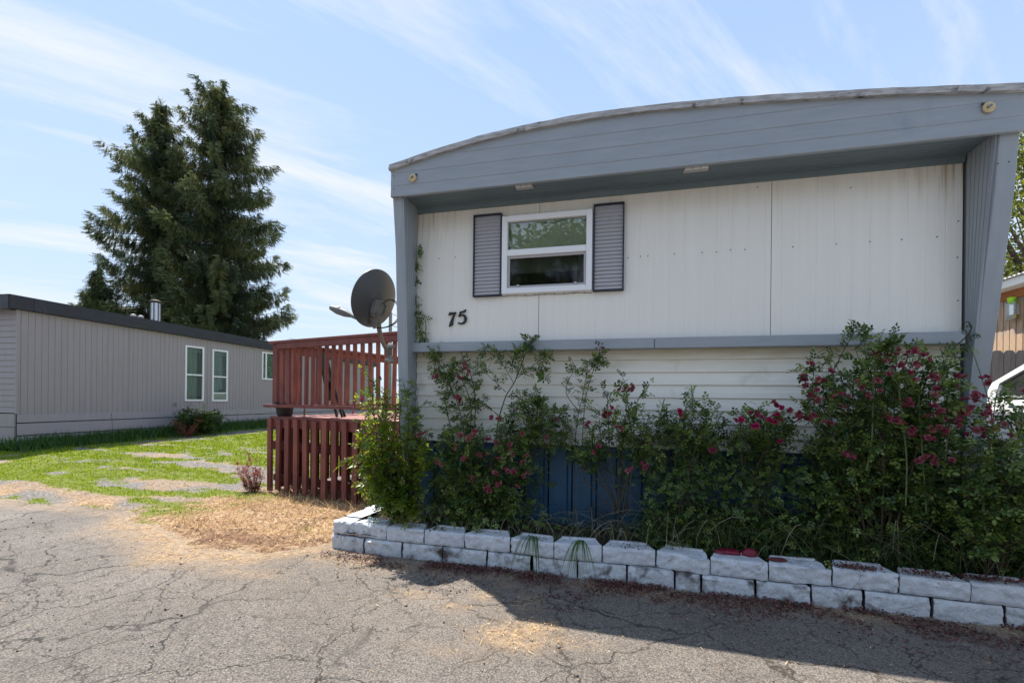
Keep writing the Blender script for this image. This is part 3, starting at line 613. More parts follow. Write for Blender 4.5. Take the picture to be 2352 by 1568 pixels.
# caulk drips and screws round the window
b = MB()
for k in range(9): b.box(-1.08 + k * .085, 3.99, 2.903, -1.072 + k * .085, 3.998, 2.911); b.box(-1.08 + k * .085, 3.99, 2.2, -1.072 + k * .085, 3.998, 2.207)
b.build('nail_heads', M['screw'], wf)['kind'] = 'stuff'
b = MB(); xs = np.linspace(-1.12, -.33, 30)
for a, c in zip(xs, xs[1:]):
    zt = 2.899 + .004 * math.sin(a * 31); b.add([(a, 3.996, zt), (c, 3.996, zt), (c, 3.996, zt + .004), (a, 3.996, zt + .004)], [(0, 1, 2, 3)])
    zt = 2.205 + .003 * math.sin(a * 23); b.add([(a, 3.996, zt - .004), (c, 3.996, zt - .004), (c, 3.996, zt), (a, 3.996, zt)], [(0, 1, 2, 3)])
b.build('old_caulk', M['bark'], wf)['kind'] = 'stuff'
# shutters with single slats
for x0, x1 in ((-1.384, -1.122), (-.322, -.070)):
    b = MB(); rect_frame(b, x0, 2.203, x1, 2.934, .011, 3.962, 3.995); sh = b.build('shutter', M['shutter_frame'], home)
    MB().box(x0 + .012, 3.988, 2.215, x1 - .012, 3.996, 2.922).build('back_board', M['shutter'], sh)
    ns_ = 22; st = (2.919 - 2.217) / ns_
    me = MB().add([(0, .006, st - .001), (x1 - x0 - .024, .006, st - .001), (x1 - x0 - .024, -.008, .004), (0, -.008, .004), (x1 - x0 - .024, .006, 0), (0, .006, 0)], [(0, 1, 2, 3), (3, 2, 4, 5)]).mesh('slat')
    for k in range(ns_):
        s_ = link('slat', me, M['shutter'], sh, True); s_.location = Vector((x0 + .012, 3.979, 2.217 + k * st)) - root_of(sh)
# house number 75
def numeral(pts, label):
    P_ = [(-1.624 + (a - 690) * .000205, 2.053 - (c - 700) * .000192) for a, c in pts]
    o = MB().prism(P_, 3.982, 3.996).build('house_number', M['black'], home); o['label'] = label; return o
n7 = numeral([(690, 700), (765, 550), (850, 575), (950, 573), (1045, 560), (1062, 600), (1010, 700), (965, 810), (935, 940), (915, 1060), (915, 1170), (850, 1200), (745, 1255), (728, 1235), (765, 1080), (820, 930), (890, 790), (955, 655), (900, 675), (780, 705), (705, 712)], 'black numeral 7')
n5 = numeral([(1520, 452), (1532, 470), (1490, 575), (1420, 603), (1290, 625), (1262, 700), (1390, 680), (1470, 710), (1535, 770), (1570, 880), (1550, 1000), (1490, 1090), (1400, 1145), (1300, 1160), (1200, 1135), (1145, 1105), (1150, 1065), (1190, 1045), (1250, 1080), (1330, 1088), (1400, 1050), (1440, 980), (1450, 880), (1425, 800), (1370, 755), (1310, 750), (1240, 785), (1200, 805), (1160, 785), (1200, 680), (1240, 550), (1360, 530), (1440, 490)], 'black numeral 5')
for pn, ps in ((n7, ((830, 610), (825, 1105))), (n5, ((1432, 535), (1462, 1000)))):
    for a, c in ps:
        X_, Z_ = -1.624 + (a - 690) * .000205, 2.053 - (c - 700) * .000192
        MB().lathe([(.0035, 0), (.0035, .003)], 8, Matrix.Translation((X_, 3.982, Z_)) @ Matrix.Rotation(R(90), 4, 'X')).build('nail', M['steel'], pn)
# marker light bases at both corners
for px, py in ((948, 409), (2271, 247)):
    p = at(px, py, 3.652); T_ = Matrix.Translation(p) @ Matrix.Rotation(R(90), 4, 'X')
    o = MB().lathe([(.034, -.004), (.034, .006), (.028, .010), (.012, .010)], 20, T_).build('marker_light', M['beige'], home, smooth=True)
    MB().beam(p + Vector((-.014, -.014, -.006)), p + Vector((.010, -.014, .010)), .008, .012).build('bulb_clip', M['steel'], o)
    MB().lathe([(.008, 0), (.010, .004), (.004, .006)], 10, Matrix.Translation(p + Vector((.032 * (1 if px < 1000 else -1), .003, .026))) @ Matrix.Rotation(R(90), 4, 'X')).build('rivet', M['screw'], o)
# soffit vents
for xa, xb in ((-.945, -.80), (.37, .545)):
    v_ = MB().box(xa, 3.735, 3.040, xb, 3.80, 3.0515).build('soffit_vent', M['vent'], home)
    for k in range(3):
        w_ = (xb - xa - .03) / 3; MB().box(xa + .008 + k * (w_ + .007), 3.729, 3.036, xa + .008 + k * (w_ + .007) + w_, 3.745, 3.050).build('slot_cover', M['white'], v_)
# screw heads
scr = MB().lathe([(.0045, 0), (.0045, .003), (.002, .005)], 8, Matrix.Rotation(R(90), 4, 'X')).mesh('screw')
scr.materials.append(M['screw'])
pts = [(1443, 592), (1471, 589), (1488, 588), (1549, 583), (1613, 580), (1646, 579), (1678, 574), (1711, 573), (1821, 567), (1921, 560), (1998, 555), (2071, 550), (2152, 544), (1104, 619), (1158, 607), (1954, 431), (2201, 508), (2199, 591), (2200, 690), (2198, 780), (1046, 591), (1009, 594), (1740, 430), (1503, 440), (1430, 500)]
for px, py in pts:
    s_ = link('screw', scr, None, home, True); s_.location = at(px, py, 3.998) - root_of(home)
for px, py in ((2345, 316), (2345, 330), (2340, 347), (2338, 370), (2317, 372), (2292, 376), (905, 405), (905, 434), (906, 452), (914, 453), (924, 452)):
    s_ = link('screw', scr, None, home, True); s_.location = at(px, py, 3.652) - root_of(home)

# ---------------------------------------------------------------- garden wall of painted blocks
gw = empty('garden_wall', (-.1, 3.5, 0), 'low white painted block wall along the flower bed', 'garden wall')
def block(A, B, z0, z1, depth, seed, chip=False, m='block', lip=True, tp=.13):
    """A-B is the front edge; front face rough, back narrower"""
    A, B = Vector((*A, 0)), Vector((*B, 0)); e = (B - A); L = e.length; e.normalize(); nrm = Vector((-e.y, e.x, 0))
    if nrm.y < 0 and abs(nrm.y) > .3: nrm = -nrm
    nu, nv, nd = 16, 8, 4; g = .004; rs = np.random.default_rng(seed)
    bm = bmesh.new(); grid = {}
    def P_(i, k, j):                                                        # along, up, deep
        u = i / nu; w = k / nv; d = j / nd; inset = tp * L * d
        q = A + e * (g + inset + u * (L - 2 * g - 2 * inset)) + nrm * (depth * d)
        rr = .012; du = min(u, 1 - u) * L; dw = min(w, 1 - w) * (z1 - z0)
        back = max(0, rr - du) * .9 + max(0, rr - dw) * .9
        rough = (vnoise(u * L * 38 + seed * 7, w * 4.5 + seed, seed) - .5) * .018 + (vnoise(u * L * 90, w * 11, seed + 3) - .5) * .010
        z_ = z0 + .002 + w * (z1 - z0 - .004)
        if j == 0: q = q + nrm * (back + float(rough))
        if chip and k == nv and j <= 1: z_ -= .03 * float(sst(.55, .1, u)) if seed % 2 else .028 * float(sst(.4, .95, u))
        return q + Vector((0, 0, z_))
    def vtx(i, k, j):
        if (i, k, j) not in grid: grid[i, k, j] = bm.verts.new(P_(i, k, j))
        return grid[i, k, j]
    for i in range(nu):
        for k in range(nv):
            bm.faces.new((vtx(i, k, 0), vtx(i + 1, k, 0), vtx(i + 1, k + 1, 0), vtx(i, k + 1, 0)))
        for j in range(nd): bm.faces.new((vtx(i, nv, j), vtx(i + 1, nv, j), vtx(i + 1, nv, j + 1), vtx(i, nv, j + 1)))
    for j in range(nd):
        for i in (0, nu):
            for k in range(nv): bm.faces.new((vtx(i, k, j), vtx(i, k + 1, j), vtx(i, k + 1, j + 1), vtx(i, k, j + 1)))
    bmesh.ops.recalc_face_normals(bm, faces=bm.faces[:])
    me = bpy.data.meshes.new('block'); bm.to_mesh(me); bm.free(); me.polygons.foreach_set('use_smooth', np.ones(len(me.polygons), dtype=bool)); me.set_sharp_from_angle(angle=R(50))
    o = link('block', me, M[m], gw)
    if lip:
        i0 = .13 * L; q0 = A + e * (g + i0) + nrm * (depth * .80); q1 = B - e * (g + i0) + nrm * (depth * .80)
        MB().beam(q0 + Vector((0, 0, z1 + .004)), q1 + Vector((0, 0, z1 + .004)), .022, .012).build('back_lip', M[m], o)
    return o
top = [(-2.492, 3.54), (-2.274, 3.52), (-1.948, 3.49), (-1.607, 3.475), (-1.26, 3.462), (-.885, 3.45), (-.544, 3.425), (-.193, 3.445), (.179, 3.45), (.528, 3.40), (.884, 3.385), (1.257, 3.405), (1.615, 3.385), (1.964, 3.36), (2.32, 3.35), (2.68, 3.34)]
for i, (a, c) in enumerate(zip(top, top[1:])):
    j1, j2 = random.uniform(-.008, .008), random.uniform(-.008, .008)
    block((a[0], a[1] + j1), (c[0], c[1] + j2 if i else c[1]), .120 + random.uniform(-.002, .002), .240 + random.uniform(-.005, .005), .175 if i else .13, 10 + i, chip=i in (8, 10), lip=i > 0)
low = [(-2.50, 3.515), (-2.16, 3.475), (-1.80, 3.455), (-1.44, 3.45), (-1.07, 3.44), (-.72, 3.43), (-.37, 3.42), (-.02, 3.415), (.30, 3.40), (.47, 3.385), (.80, 3.375), (1.12, 3.36), (1.42, 3.365), (1.77, 3.355), (2.12, 3.35), (2.48, 3.335), (2.8, 3.33)]
for i, (a, c) in enumerate(zip(low, low[1:])):
    gap = random.uniform(.004, .014) if i % 3 else .004
    block((a[0] + gap, a[1] + random.uniform(-.006, .01)), (c[0], c[1] + random.uniform(-.006, .01)), -.02, .118, .17, 50 + i, m='block_low', lip=False)
for i, (y0, y1) in enumerate(((3.69, 4.0), (4.0, 4.3))):                    # return towards the deck
    block((-2.45, y1), (-2.475, y0), .12, .24, .18, 80 + i, lip=False, tp=0); block((-2.44, y1 - .1), (-2.47, y0 - .0), 0, .118, .18, 90 + i, m='block_low', lip=False, tp=0)
# bed
def bed_z(x, y): return .155 + .05 * sst(3.6, 4.0, y) + (fbm(x * 4, y * 4, 61) - .5) * .07
sheet('flower_bed_soil', axis([(-2.36, 3.4, .07)]), axis([(3.49, 4.02, .05)]), bed_z, M['soil'], {})
n = 9000; x = rng.uniform(-2.3, 2.9, n); y = rng.uniform(3.6, 4.0, n)
d = np.stack([rng.normal(0, 1, n), rng.normal(0, 1, n), rng.normal(.1, .3, n)], 1)
v, t, r = scatter(BL2_V, BL2_T, np.stack([x, y, bed_z(x, y) + rng.uniform(0, .03, n)], 1), frames(d), np.stack([rng.uniform(.03, .10, n), rng.uniform(.003, .007, n), rng.uniform(.02, .05, n)], 1), rng.random(n) * .6)
set_props(link('bed_mulch', tri_mesh('bed_mulch', v, t, r), M['twig']), 'dead stalks and mulch lying on the flower bed soil', 'mulch', kind='stuff')
# small heaps of petals lying on single blocks
for px, x0, w, lab in ((0, .93, .13, 'dark'), ):
    pass
n = 900; cx0 = rng.choice([1.36, 1.42, 1.72, 1.80, 2.02, 2.08, 2.22, .0, -.7, -1.5], n, p=[.16, .16, .12, .1, .12, .1, .1, .05, .05, .04]); x = cx0 + rng.normal(0, .05, n); y = 3.43 + rng.normal(0, .028, n) + .01 - (x - 1) * .012
v, t, r = scatter(PET_V, PET_T, np.stack([x, y, .247 + np.abs(rng.normal(0, .006, n))], 1), frames(np.stack([rng.normal(0, 1, n), rng.normal(0, 1, n), rng.normal(.1, .3, n)], 1)), rng.uniform(.008, .02, n))
set_props(link('petals_on_blocks', tri_mesh('petals_on_blocks', v, t, r), M['litter']), 'dark red dried petals lying on top of the white blocks', 'petals', kind='stuff')
def stone(name, c, s, m, label, cat, seed):
    bm = bmesh.new(); bmesh.ops.create_icosphere(bm, subdivisions=3, radius=1)
    for v_ in bm.verts:
        k = 1 + .25 * (vnoise(v_.co.x * 1.7 + 5 + seed, v_.co.y * 1.7 + v_.co.z * 1.3, seed) - .5); v_.co = Vector((v_.co.x * s[0], v_.co.y * s[1], v_.co.z * s[2])) * float(k) + Vector(c)
    me = bpy.data.meshes.new(name); bm.to_mesh(me); bm.free(); me.polygons.foreach_set('use_smooth', np.ones(len(me.polygons), dtype=bool))
    return set_props(link(name, me, m), label, cat)
stone('painted_stone', (.66, 3.535, .245), (.088, .04, .030), M['redstone'], 'crimson painted stone lying flat behind the white blocks, larger piece', 'stone', 3)
stone('painted_stone', (.80, 3.53, .250), (.052, .04, .043), M['redstone'], 'crimson painted stone standing taller at the right end of the red pair', 'stone', 5)
stone('lava_stone', (.955, 3.455, .250), (.062, .03, .013), M['lava'], 'dark red rough stone lying on top of a white block', 'stone', 9)

# ---------------------------------------------------------------- red deck
dk = empty('deck', (-3.4, 4.9, 0), 'dark red stained wooden deck with railing and slatted skirt', 'deck')
A0, C0 = Vector((-4.71, 5.30, 0)), Vector((-2.10, 4.627, 0)); E0 = (C0 - A0).normalized(); N0 = Vector((-E0.y, E0.x, 0))   # N0 points away from the camera
LD = (C0 - A0).length
def D(s, d, z): return A0 + E0 * s + N0 * d + Vector((0, 0, z))
def dbox(s0, s1, d0, d1, z0, z1, name, m='red', bevel=.003, ofs=None):
    if m == 'red' and name in ('baluster', 'skirt_slat') and random.random() < .4: m = 'red2'
    j_ = random.uniform(-.006, .006) if name in ('baluster', 'skirt_slat') else 0
    return MB().add([D(s_ + (j_ if z_ == z1 else -j_), d_, z_) for z_ in (z0, z1) for s_, d_ in ((s0, d0), (s1, d0), (s1, d1), (s0, d1))], [(3, 2, 1, 0), (4, 5, 6, 7), (0, 1, 5, 4), (1, 2, 6, 5), (2, 3, 7, 6), (3, 0, 4, 7)]).build(name, M[m], dk, bevel=bevel)
dbox(0.0, .095, .03, .125, 1.16, 2.0, 'post')
dbox(LD - .25, LD - .11, .02, .12, 0.05, 1.985, 'post')
dbox(-.03, LD + .02, -.02, .15, 2.0, 2.035, 'rail_cap')
dbox(.14, LD - .1, -.012, .026, 1.925, 1.998, 'top_rail')
dbox(-.10, LD - .02, -.035, .11, 1.150, 1.188, 'bottom_rail')
ns_ = 19
for k in range(ns_):
    s0 = .15 + (LD - .45) * k / (ns_ - 1); w = .040 if k > 1 else .075
    z0 = 1.19
    dbox(s0, s0 + w, .028, .066, z0, 1.996, 'baluster')
# floor boards run away from the camera, floor edge, joists in the dark below
depth = 3.4
k = 0; s0 = -.02
while s0 < LD:
    dbox(s0, s0 + .135, .05, depth, 1.005, 1.030, 'floor_board', 'redl', .002); s0 += .141
dbox(-.02, LD, .02, .05, .88, 1.03, 'rim_board')
dbox(-.02, LD, .055, .09, .58, .70, 'skirt_rail'); dbox(0, LD, .055, .09, .16, .25, 'skirt_rail')
for k in range(16):
    s0 = -.03 + k * .178; g0 = float(gz(*D(s0, 0, 0)[:2]))
    dbox(s0, s0 + .082, -.018, .018, max(g0 - .02, .03) + (.03 if k % 3 else .0), 1.0 - (.012 if k % 4 == 1 else 0), 'skirt_slat', bevel=.003)
for k in range(18): dbox(-.03, .0, .12 + k * .178, .27 + k * .178, .05, .99, 'skirt_slat', bevel=.004)  # unseen side slats, added and set close to keep sun out below
for s0 in (0, LD * .5): dbox(s0 + .02, s0 + .12, .3, .4, 0, 1.0, 'under_post')
for d0 in (1.2, 2.2, 3.2): dbox(0.02, .11, d0, d0 + .09, 0, 1.0, 'under_post')
dbox(-.035, -.005, .06, depth, .86, 1.03, 'rim_board'); dbox(-.02, LD, depth, depth + .04, .2, 1.03, 'back_board')
# side railing going back, and the far part towards the steps
dbox(-.03, .12, .16, depth, 1.99, 2.025, 'rail_cap'); dbox(0, .035, .16, depth, 1.90, 1.985, 'top_rail'); dbox(-.01, .06, .16, depth, 1.15, 1.188, 'bottom_rail')
for k in range(18): dbox(.02, .058, .34 + k * .178, .38 + k * .178, 1.19, 1.90, 'baluster')
dbox(0, .09, depth, depth + .09, 1.03, 2.02, 'post'); dbox(1.0, 1.09, depth, depth + .09, 1.03, 2.0, 'post')
MB().beam(D(1.05, depth + .04, 1.95), D(1.05, depth + 1.7, .95), .04, .09).build('stair_rail', M['red'], dk)
MB().beam(D(1.05, depth + .04, 1.35), D(1.05, depth + 1.7, .35), .04, .09).build('stair_rail', M['red'], dk)
dbox(1.1, LD, depth, depth + .035, 1.90, 1.99, 'top_rail'); 
for k in range(7): dbox(1.2 + k * .2, 1.24 + k * .2, depth + .005, depth + .04, 1.1, 1.9, 'baluster')
# things on the deck
o = MB().lathe([(.085, 0), (.10, .02), (.115, .17), (.125, .175), (.125, .195), (.105, .195), (.10, .17)], 20, Matrix.Translation(D(.11, .14, 1.031))).build('plant_pot', M['rubber'], smooth=True); set_props(o, 'black plastic pot standing at the left front corner of the deck', 'pot')
fc = empty('folded_chair', D(.72, .42, 1.03), 'black folded lawn chair leaning behind the deck railing', 'chair')
for s0 in (.70, .80):
    MB().beam(D(s0 + .18, .36, 1.035), D(s0 - .06, .26, 1.93), .028, .028).build('leg', M['black'], fc)
MB().beam(D(.84, .30, 1.25), D(.68, .26, 1.88), .14, .02).build('folded_seat', M['rubber'], fc)
MB().beam(D(.93, .45, 1.035), D(.80, .30, 1.5), .03, .03).build('leg', M['black'], fc)
set_props(MB().tube([D(.30, .30, 1.035), D(.62, .10, 1.55)], .011, 8).build('broom_handle', M['stalk']), 'thin pale wooden stick leaning against the inside of the railing', 'stick')

def np_poly(P_, n):
    """resample a smooth path"""
    P_ = np.asarray(P_, float); m = len(P_); t_ = np.linspace(0, m - 1, n); i = np.clip(t_.astype(int), 0, m - 2); f = (t_ - i)[:, None]
    p0, p1, p2, p3 = P_[np.clip(i - 1, 0, m - 1)], P_[i], P_[i + 1], P_[np.clip(i + 2, 0, m - 1)]
    return .5 * ((2 * p1) + (-p0 + p2) * f + (2 * p0 - 5 * p1 + 4 * p2 - p3) * f ** 2 + (-p0 + 3 * p1 - 3 * p2 + p3) * f ** 3)
W3 = lambda px, py, Y: np.array(at(px, py, Y))
# ---------------------------------------------------------------- satellite dish on the deck post
sd = empty('satellite_dish', (-2.55, 4.66, 1.75), 'grey satellite dish on a curved mast bolted to the deck post', 'satellite dish')
dc = Vector((-2.323, 3.897, 2.213)); ax = Vector((-.90, .30, .31)).normalized()
up = (Vector((0, 0, 1)) - ax * ax.z).normalized(); si = up.cross(ax)
MD = Matrix(((si.x, up.x, ax.x, dc.x), (si.y, up.y, ax.y, dc.y), (si.z, up.z, ax.z, dc.z), (0, 0, 0, 1)))
rs = [0, .05, .10, .15, .19, .22, .24, .25, .258, .258, .25, .24]; zsd = [-.062, -.0595, -.052, -.040, -.027, -.015, -.006, 0, .002, .008, .008, .002]
rsf = [.22, .15, .08, .0]; zf = [-.010, -.034, -.049, -.055]
b = MB(); prof = list(zip(rs[1:], zsd[1:])) + list(zip(rsf[:-1], zf[:-1])); vs, fs, nn = [], [], 48
for r_, z_ in prof:
    for k in range(nn):
        a = 2 * math.pi * k / nn; vs.append(MD @ Vector((r_ * .97 * math.cos(a), r_ * 1.05 * math.sin(a), z_)))
for i in range(len(prof) - 1):
    for k in range(nn): fs.append((i * nn + k, i * nn + (k + 1) % nn, (i + 1) * nn + (k + 1) % nn, (i + 1) * nn + k))
fs += [tuple(range(nn))[::-1], tuple((len(prof) - 1) * nn + k for k in range(nn))]
b.add(vs, fs).build('reflector', M['dish'], sd, smooth=True)
Lq = lambda a, c, d_: MD @ Vector((a, c, d_))
b = MB(); b.box(-.055, -.155, -.105, .055, .0, -.052, MD).box(-.065, -.13, -.12, -.05, -.02, -.05, MD).box(.05, -.13, -.12, .065, -.02, -.05, MD)
br = b.build('bracket', M['dishp'], sd, bevel=.008)
for a, c in ((-.045, -.02), (.045, -.03), (.03, -.12), (-.04, -.12)): MB().lathe([(.009, 0), (.009, .012)], 8, MD @ Matrix.Translation((a, c, -.117))).build('bolt', M['steel'], br)
mast = np_poly([W3(894, 815, 4.66), W3(888, 803, 4.60), W3(879, 785, 4.42), W3(872, 762, 4.16), W3(870, 742, 4.03), W3(869, 722, 4.0)], 20)
MB().tube([Vector(q) for q in mast], .023, 12).build('mast', M['dishp'], sd, smooth=True)
ft = MB(); fb = at(897, 812, 4.665)
for dz in (-.075, .075): ft.beam(fb + Vector((-.055, .01, dz)), fb + Vector((.065, -.035, dz)), .03, .05, (0, 1, 0))
ft.beam(fb + Vector((0, -.01, -.10)), fb + Vector((0, -.01, .11)), .05, .016, (0, 1, 0)); ft.beam(fb + Vector((-.045, 0, -.07)), fb + Vector((.02, -.03, .05)), .02, .02)
fo = ft.build('mast_foot', M['steel'], sd, bevel=.003)
for dx, dz in ((-.045, -.075), (.055, -.075), (.055, .075), (-.045, .075)): MB().lathe([(.009, 0), (.009, .012)], 8, Matrix.Translation(fb + Vector((dx, -.03 - dx * .3, dz))) @ Matrix.Rotation(R(90), 4, 'X')).build('bolt', M['steel'], fo)
a0 = Lq(0, -.235, -.07); lnb = at(805, 724, 3.99); lnb2 = at(767, 709, 4.02)
MB().beam(a0, lnb, .026, .034).build('feed_arm', M['dishp'], sd, bevel=.004)
ln = MB().tube([lnb + (lnb - a0) * -.02, lnb + (lnb2 - lnb) * .3, lnb + (lnb2 - lnb) * .75, lnb2 + (lnb2 - lnb) * .18], [.02, .036, .04, .024], 12).build('feed_horn', M['dishp'], sd, smooth=True)
MB().lathe([(.034, 0), (.03, .02), (.012, .03)], 14, Matrix.Translation(lnb + (lnb2 - lnb) * .7 + Vector((.01, .0, .015))) @ Euler((R(-20), R(40), 0)).to_matrix().to_4x4()).build('horn_cap', M['white'], ln)
MB().tube([Lq(0, -.12, -.10), a0, a0 + Vector((.0, .02, -.02))], .018, 10).build('arm_joint', M['dishp'], sd)
for q in (0, .018):
    pts = [Lq(.0, -.02, -.12), at(895 + q * 200, 683, 3.93), at(915 + q * 300, 700, 3.93), at(921 + q * 300, 722, 3.93), at(905 + q * 200, 745, 3.93), at(880, 754 + q * 60, 3.93), at(852, 751, 3.93)]
    cur = []
    for i in range(len(pts) - 1):
        for tt_ in (0, .33, .66): cur.append(pts[i].lerp(pts[i + 1], tt_))
    for _ in range(3): cur = [cur[0]] + [(cur[i - 1] + cur[i] * 2 + cur[i + 1]) / 4 for i in range(1, len(cur) - 1)] + [cur[-1]]
    MB().tube(cur, .0045, 6).build('cable', M['black'], sd, smooth=True)

# ---------------------------------------------------------------- grey neighbour home
nb = empty('mobile_home', (-14.3, 13, .2), 'long taupe grey mobile home with charcoal flat roof edge', 'mobile home')
NX, NY0, NY1 = -12.2, 6.79, 20.5
def roofz(y): return 3.27 - .016 * (y - 6.79)
def nribbed(y0, y1, z0, z1f, holes=()):
    """grooved wall in the plane X = NX; holes are (y0, y1, z0, z1)"""
    g = .118; ys = [y0, y1]; k = math.ceil(y0 / g); gr = []
    while k * g < y1 - .01: gr.append(k * g); ys += [k * g - .007, k * g, k * g + .007]; k += 1
    for h in holes: ys += [h[0], h[1]]
    ys = sorted(y_ for y_ in ys if y0 <= y_ <= y1); b = MB()
    dep = lambda y_: NX - (.008 if any(abs(y_ - c) < 1e-6 for c in gr) else 0)
    for a, c in zip(ys, ys[1:]):
        if c - a < 1e-5: continue
        sp = [(z0, None)]
        for h in holes:
            if a >= h[0] - 1e-6 and c <= h[1] + 1e-6: sp = [(z0, h[2]), (h[3], None)]
        for q0, q1 in sp:
            za, zc = (q1, q1) if q1 else (z1f(a), z1f(c))
            b.add([(dep(a), a, q0), (dep(c), c, q0), (dep(c), c, zc), (dep(a), a, za)], [(0, 1, 2, 3)])
    return b
NW = [(10.50, 11.10, 1.13, 2.71), (11.38, 11.94, 1.12, 2.69), (13.33, 14.25, 1.86, 2.81)]
seams = [NY0, 9.0, 11.24, 13.0, 15.5, 18, NY1]
for a, c in zip(seams, seams[1:]):
    nribbed(a, c - .004, .8, lambda y_: roofz(y_) - .26, [(h[0], h[1], h[2], h[3]) for h in NW if h[0] >= a and h[1] <= c]).build('siding_sheet', M['ngrey'], nb)
for a, c in ((NY0, 8.58), (8.59, 12.3), (12.31, 16.4), (16.41, NY1)):        # skirting in wide overlapping strips
    for z0, z1, o0, o1 in ((.86, .70, .012, .03), (.68, .44, .028, .05), (.42, .05, .048, .07)):
        MB().add([(NX + o0, a, z0), (NX + o0, c, z0), (NX + o1, c, z1), (NX + o1, a, z1), (NX, a, z1), (NX, c, z1), (NX, a, z0), (NX, c, z0)], [(3, 2, 1, 0), (3, 4, 5, 2), (6, 0, 1, 7), (6, 4, 3, 0), (7, 1, 2, 5)]).build('skirting_strip', M['ngrey'], nb)
# near end wall of horizontal boards
z_ = .9
while z_ < 2.98:
    MB().add([(-16.4, NY0, z_ + .118), (NX - .01, NY0, z_ + .118), (NX - .01, NY0 - .014, z_), (-16.4, NY0 - .014, z_), (NX - .01, NY0 + .01, z_), (-16.4, NY0 + .01, z_)], [(0, 1, 2, 3), (3, 2, 4, 5)]).build('siding_board', M['ngrey'], nb); z_ += .12
for z0, z1 in ((.05, .33), (.34, .60), (.61, .88)): MB().box(-16.4, NY0 - .03, z0, NX - .02, NY0, z1).build('skirting_strip', M['ngrey'], nb)
MB().box(NX - .03, NY0 - .02, .88, NX + .012, NY0 + .03, 3.02).build('corner_trim', M['ngrey'], nb)
# fascia in lengths
for a, c in ((6.6, 7.0), (7.005, 13.0), (13.005, 18.2), (18.205, 20.7)):
    MB().add([(NX + .10, a, roofz(a) - .25), (NX + .10, c, roofz(c) - .25), (NX + .10, c, roofz(c) + .02), (NX + .10, a, roofz(a) + .02), (NX - .1, a, roofz(a) - .27), (NX - .1, c, roofz(c) - .27), (NX - .1, c, roofz(c) + .02), (NX - .1, a, roofz(a) + .02)],
             [(0, 1, 2, 3), (0, 4, 5, 1), (3, 2, 6, 7), (0, 3, 7, 4), (1, 5, 6, 2)]).build('fascia_board', M['ntrim'], nb)
MB().box(-16.5, 6.58, 3.0, NX + .09, 6.62, 3.29).build('fascia_board', M['ntrim'], nb)
MB().add([(NX + .09, 6.62, 3.285), (NX + .09, 20.6, roofz(20.6) + .012), (-14.3, 20.6, roofz(20.6) + .25), (-14.3, 6.62, 3.45), (-16.5, 6.62, 3.28), (-16.5, 20.6, roofz(20.6))], [(0, 1, 2, 3), (3, 2, 5, 4)]).build('roof', M['ntrim'], nb)
MB().box(-16.4, 20.4, .1, NX - .02, 20.5, 3.0).box(-16.45, 6.8, .1, -16.4, 20.4, 3.0).build('hidden_wall', M['ngrey'], nb)
MB().box(NX - .75, 7.5, .9, NX - .7, 19.5, 2.9).build('inner_wall', M['dark'], nb)
M['ncurtain'] = mat('green_grey_curtain', (.14, .19, .16), (.20, .25, .21), .8, 5, (1, 6, .5))
M['lattice'] = mat('lace_edge', (.34, .36, .33), None, .7)
for i, (a, c, z0, z1) in enumerate(NW):
    b = MB(); fr = .05
    b.box(NX - .02, a, z0, NX + .025, a + fr, z1).box(NX - .02, c - fr, z0, NX + .025, c, z1).box(NX - .02, a + fr, z0, NX + .025, c - fr, z0 + fr).box(NX - .02, a + fr, z1 - fr, NX + .025, c - fr, z1)
    w_ = b.build('window', M['vinyl'], nb, bevel=.004)
    if i < 2:
        MB().box(NX - .015, a + fr, (z0 + z1) / 2 - .055, NX + .02, c - fr, (z0 + z1) / 2 - .015).build('meeting_rail', M['vinyl'], w_)
        MB().box(NX - .008, a + fr, z0 + fr, NX - .004, c - fr, (z0 + z1) / 2 - .055).build('pane', M['nglass'], w_)
        MB().box(NX - .008, a + fr, (z0 + z1) / 2 - .015, NX - .004, c - fr, z1 - fr).build('pane', M['nglass'], w_)
        b = MB(); ys = np.linspace(a + .02, c - .12, 30)
        for p, q in zip(ys, ys[1:]):
            zb = z0 + .05 + (.0 if i == 0 else .22 * abs(p - a) / .5 + .15)
            b.add([(NX - .10 + .02 * math.sin(p * 40), p, zb), (NX - .10 + .02 * math.sin(q * 40), q, zb), (NX - .10 + .02 * math.sin(q * 40), q, z1), (NX - .10 + .02 * math.sin(p * 40), p, z1)], [(0, 1, 2, 3)])
        b.build('curtain', M['ncurtain'], w_)
        if i == 1: MB().box(NX - .012, a + fr, 1.36, NX + .018, c - fr, 1.39).build('rail', M['vinyl'], w_); MB().box(NX - .02, a + fr, 1.17, NX - .01, c - fr, 1.36).build('air_unit_panel', M['vent'], w_)
    else:
        MB().box(NX - .015, (a + c) / 2 - .3, z0 + fr, NX + .02, (a + c) / 2 - .25, z1 - fr).build('mullion', M['vinyl'], w_)
        MB().box(NX - .008, a + fr, z0 + fr, NX - .004, c - fr, z1 - fr).build('pane', M['nglass'], w_)
        MB().box(NX - .10, a, z0, NX - .09, c, z1).build('curtain', M['ncurtain'], w_)
    b = MB()                                                                # lattice of diamonds hanging behind the glass
    zt, n_ = z1 - fr, 5
    rows = range(1) if i < 2 else range(5)
    for r_ in rows:
        for k in range(n_):
            y0_, y1_ = a + fr + (c - a - 2 * fr) * k / n_, a + fr + (c - a - 2 * fr) * (k + 1) / n_; h_ = .13; zq = zt - r_ * h_
            if zq - h_ < z0: continue
            b.beam((NX - .03, y0_, zq), (NX - .03, (y0_ + y1_) / 2, zq - h_), .006, .010); b.beam((NX - .03, (y0_ + y1_) / 2, zq - h_), (NX - .03, y1_, zq), .006, .010)
    b.build('lattice', M['lattice'], w_)
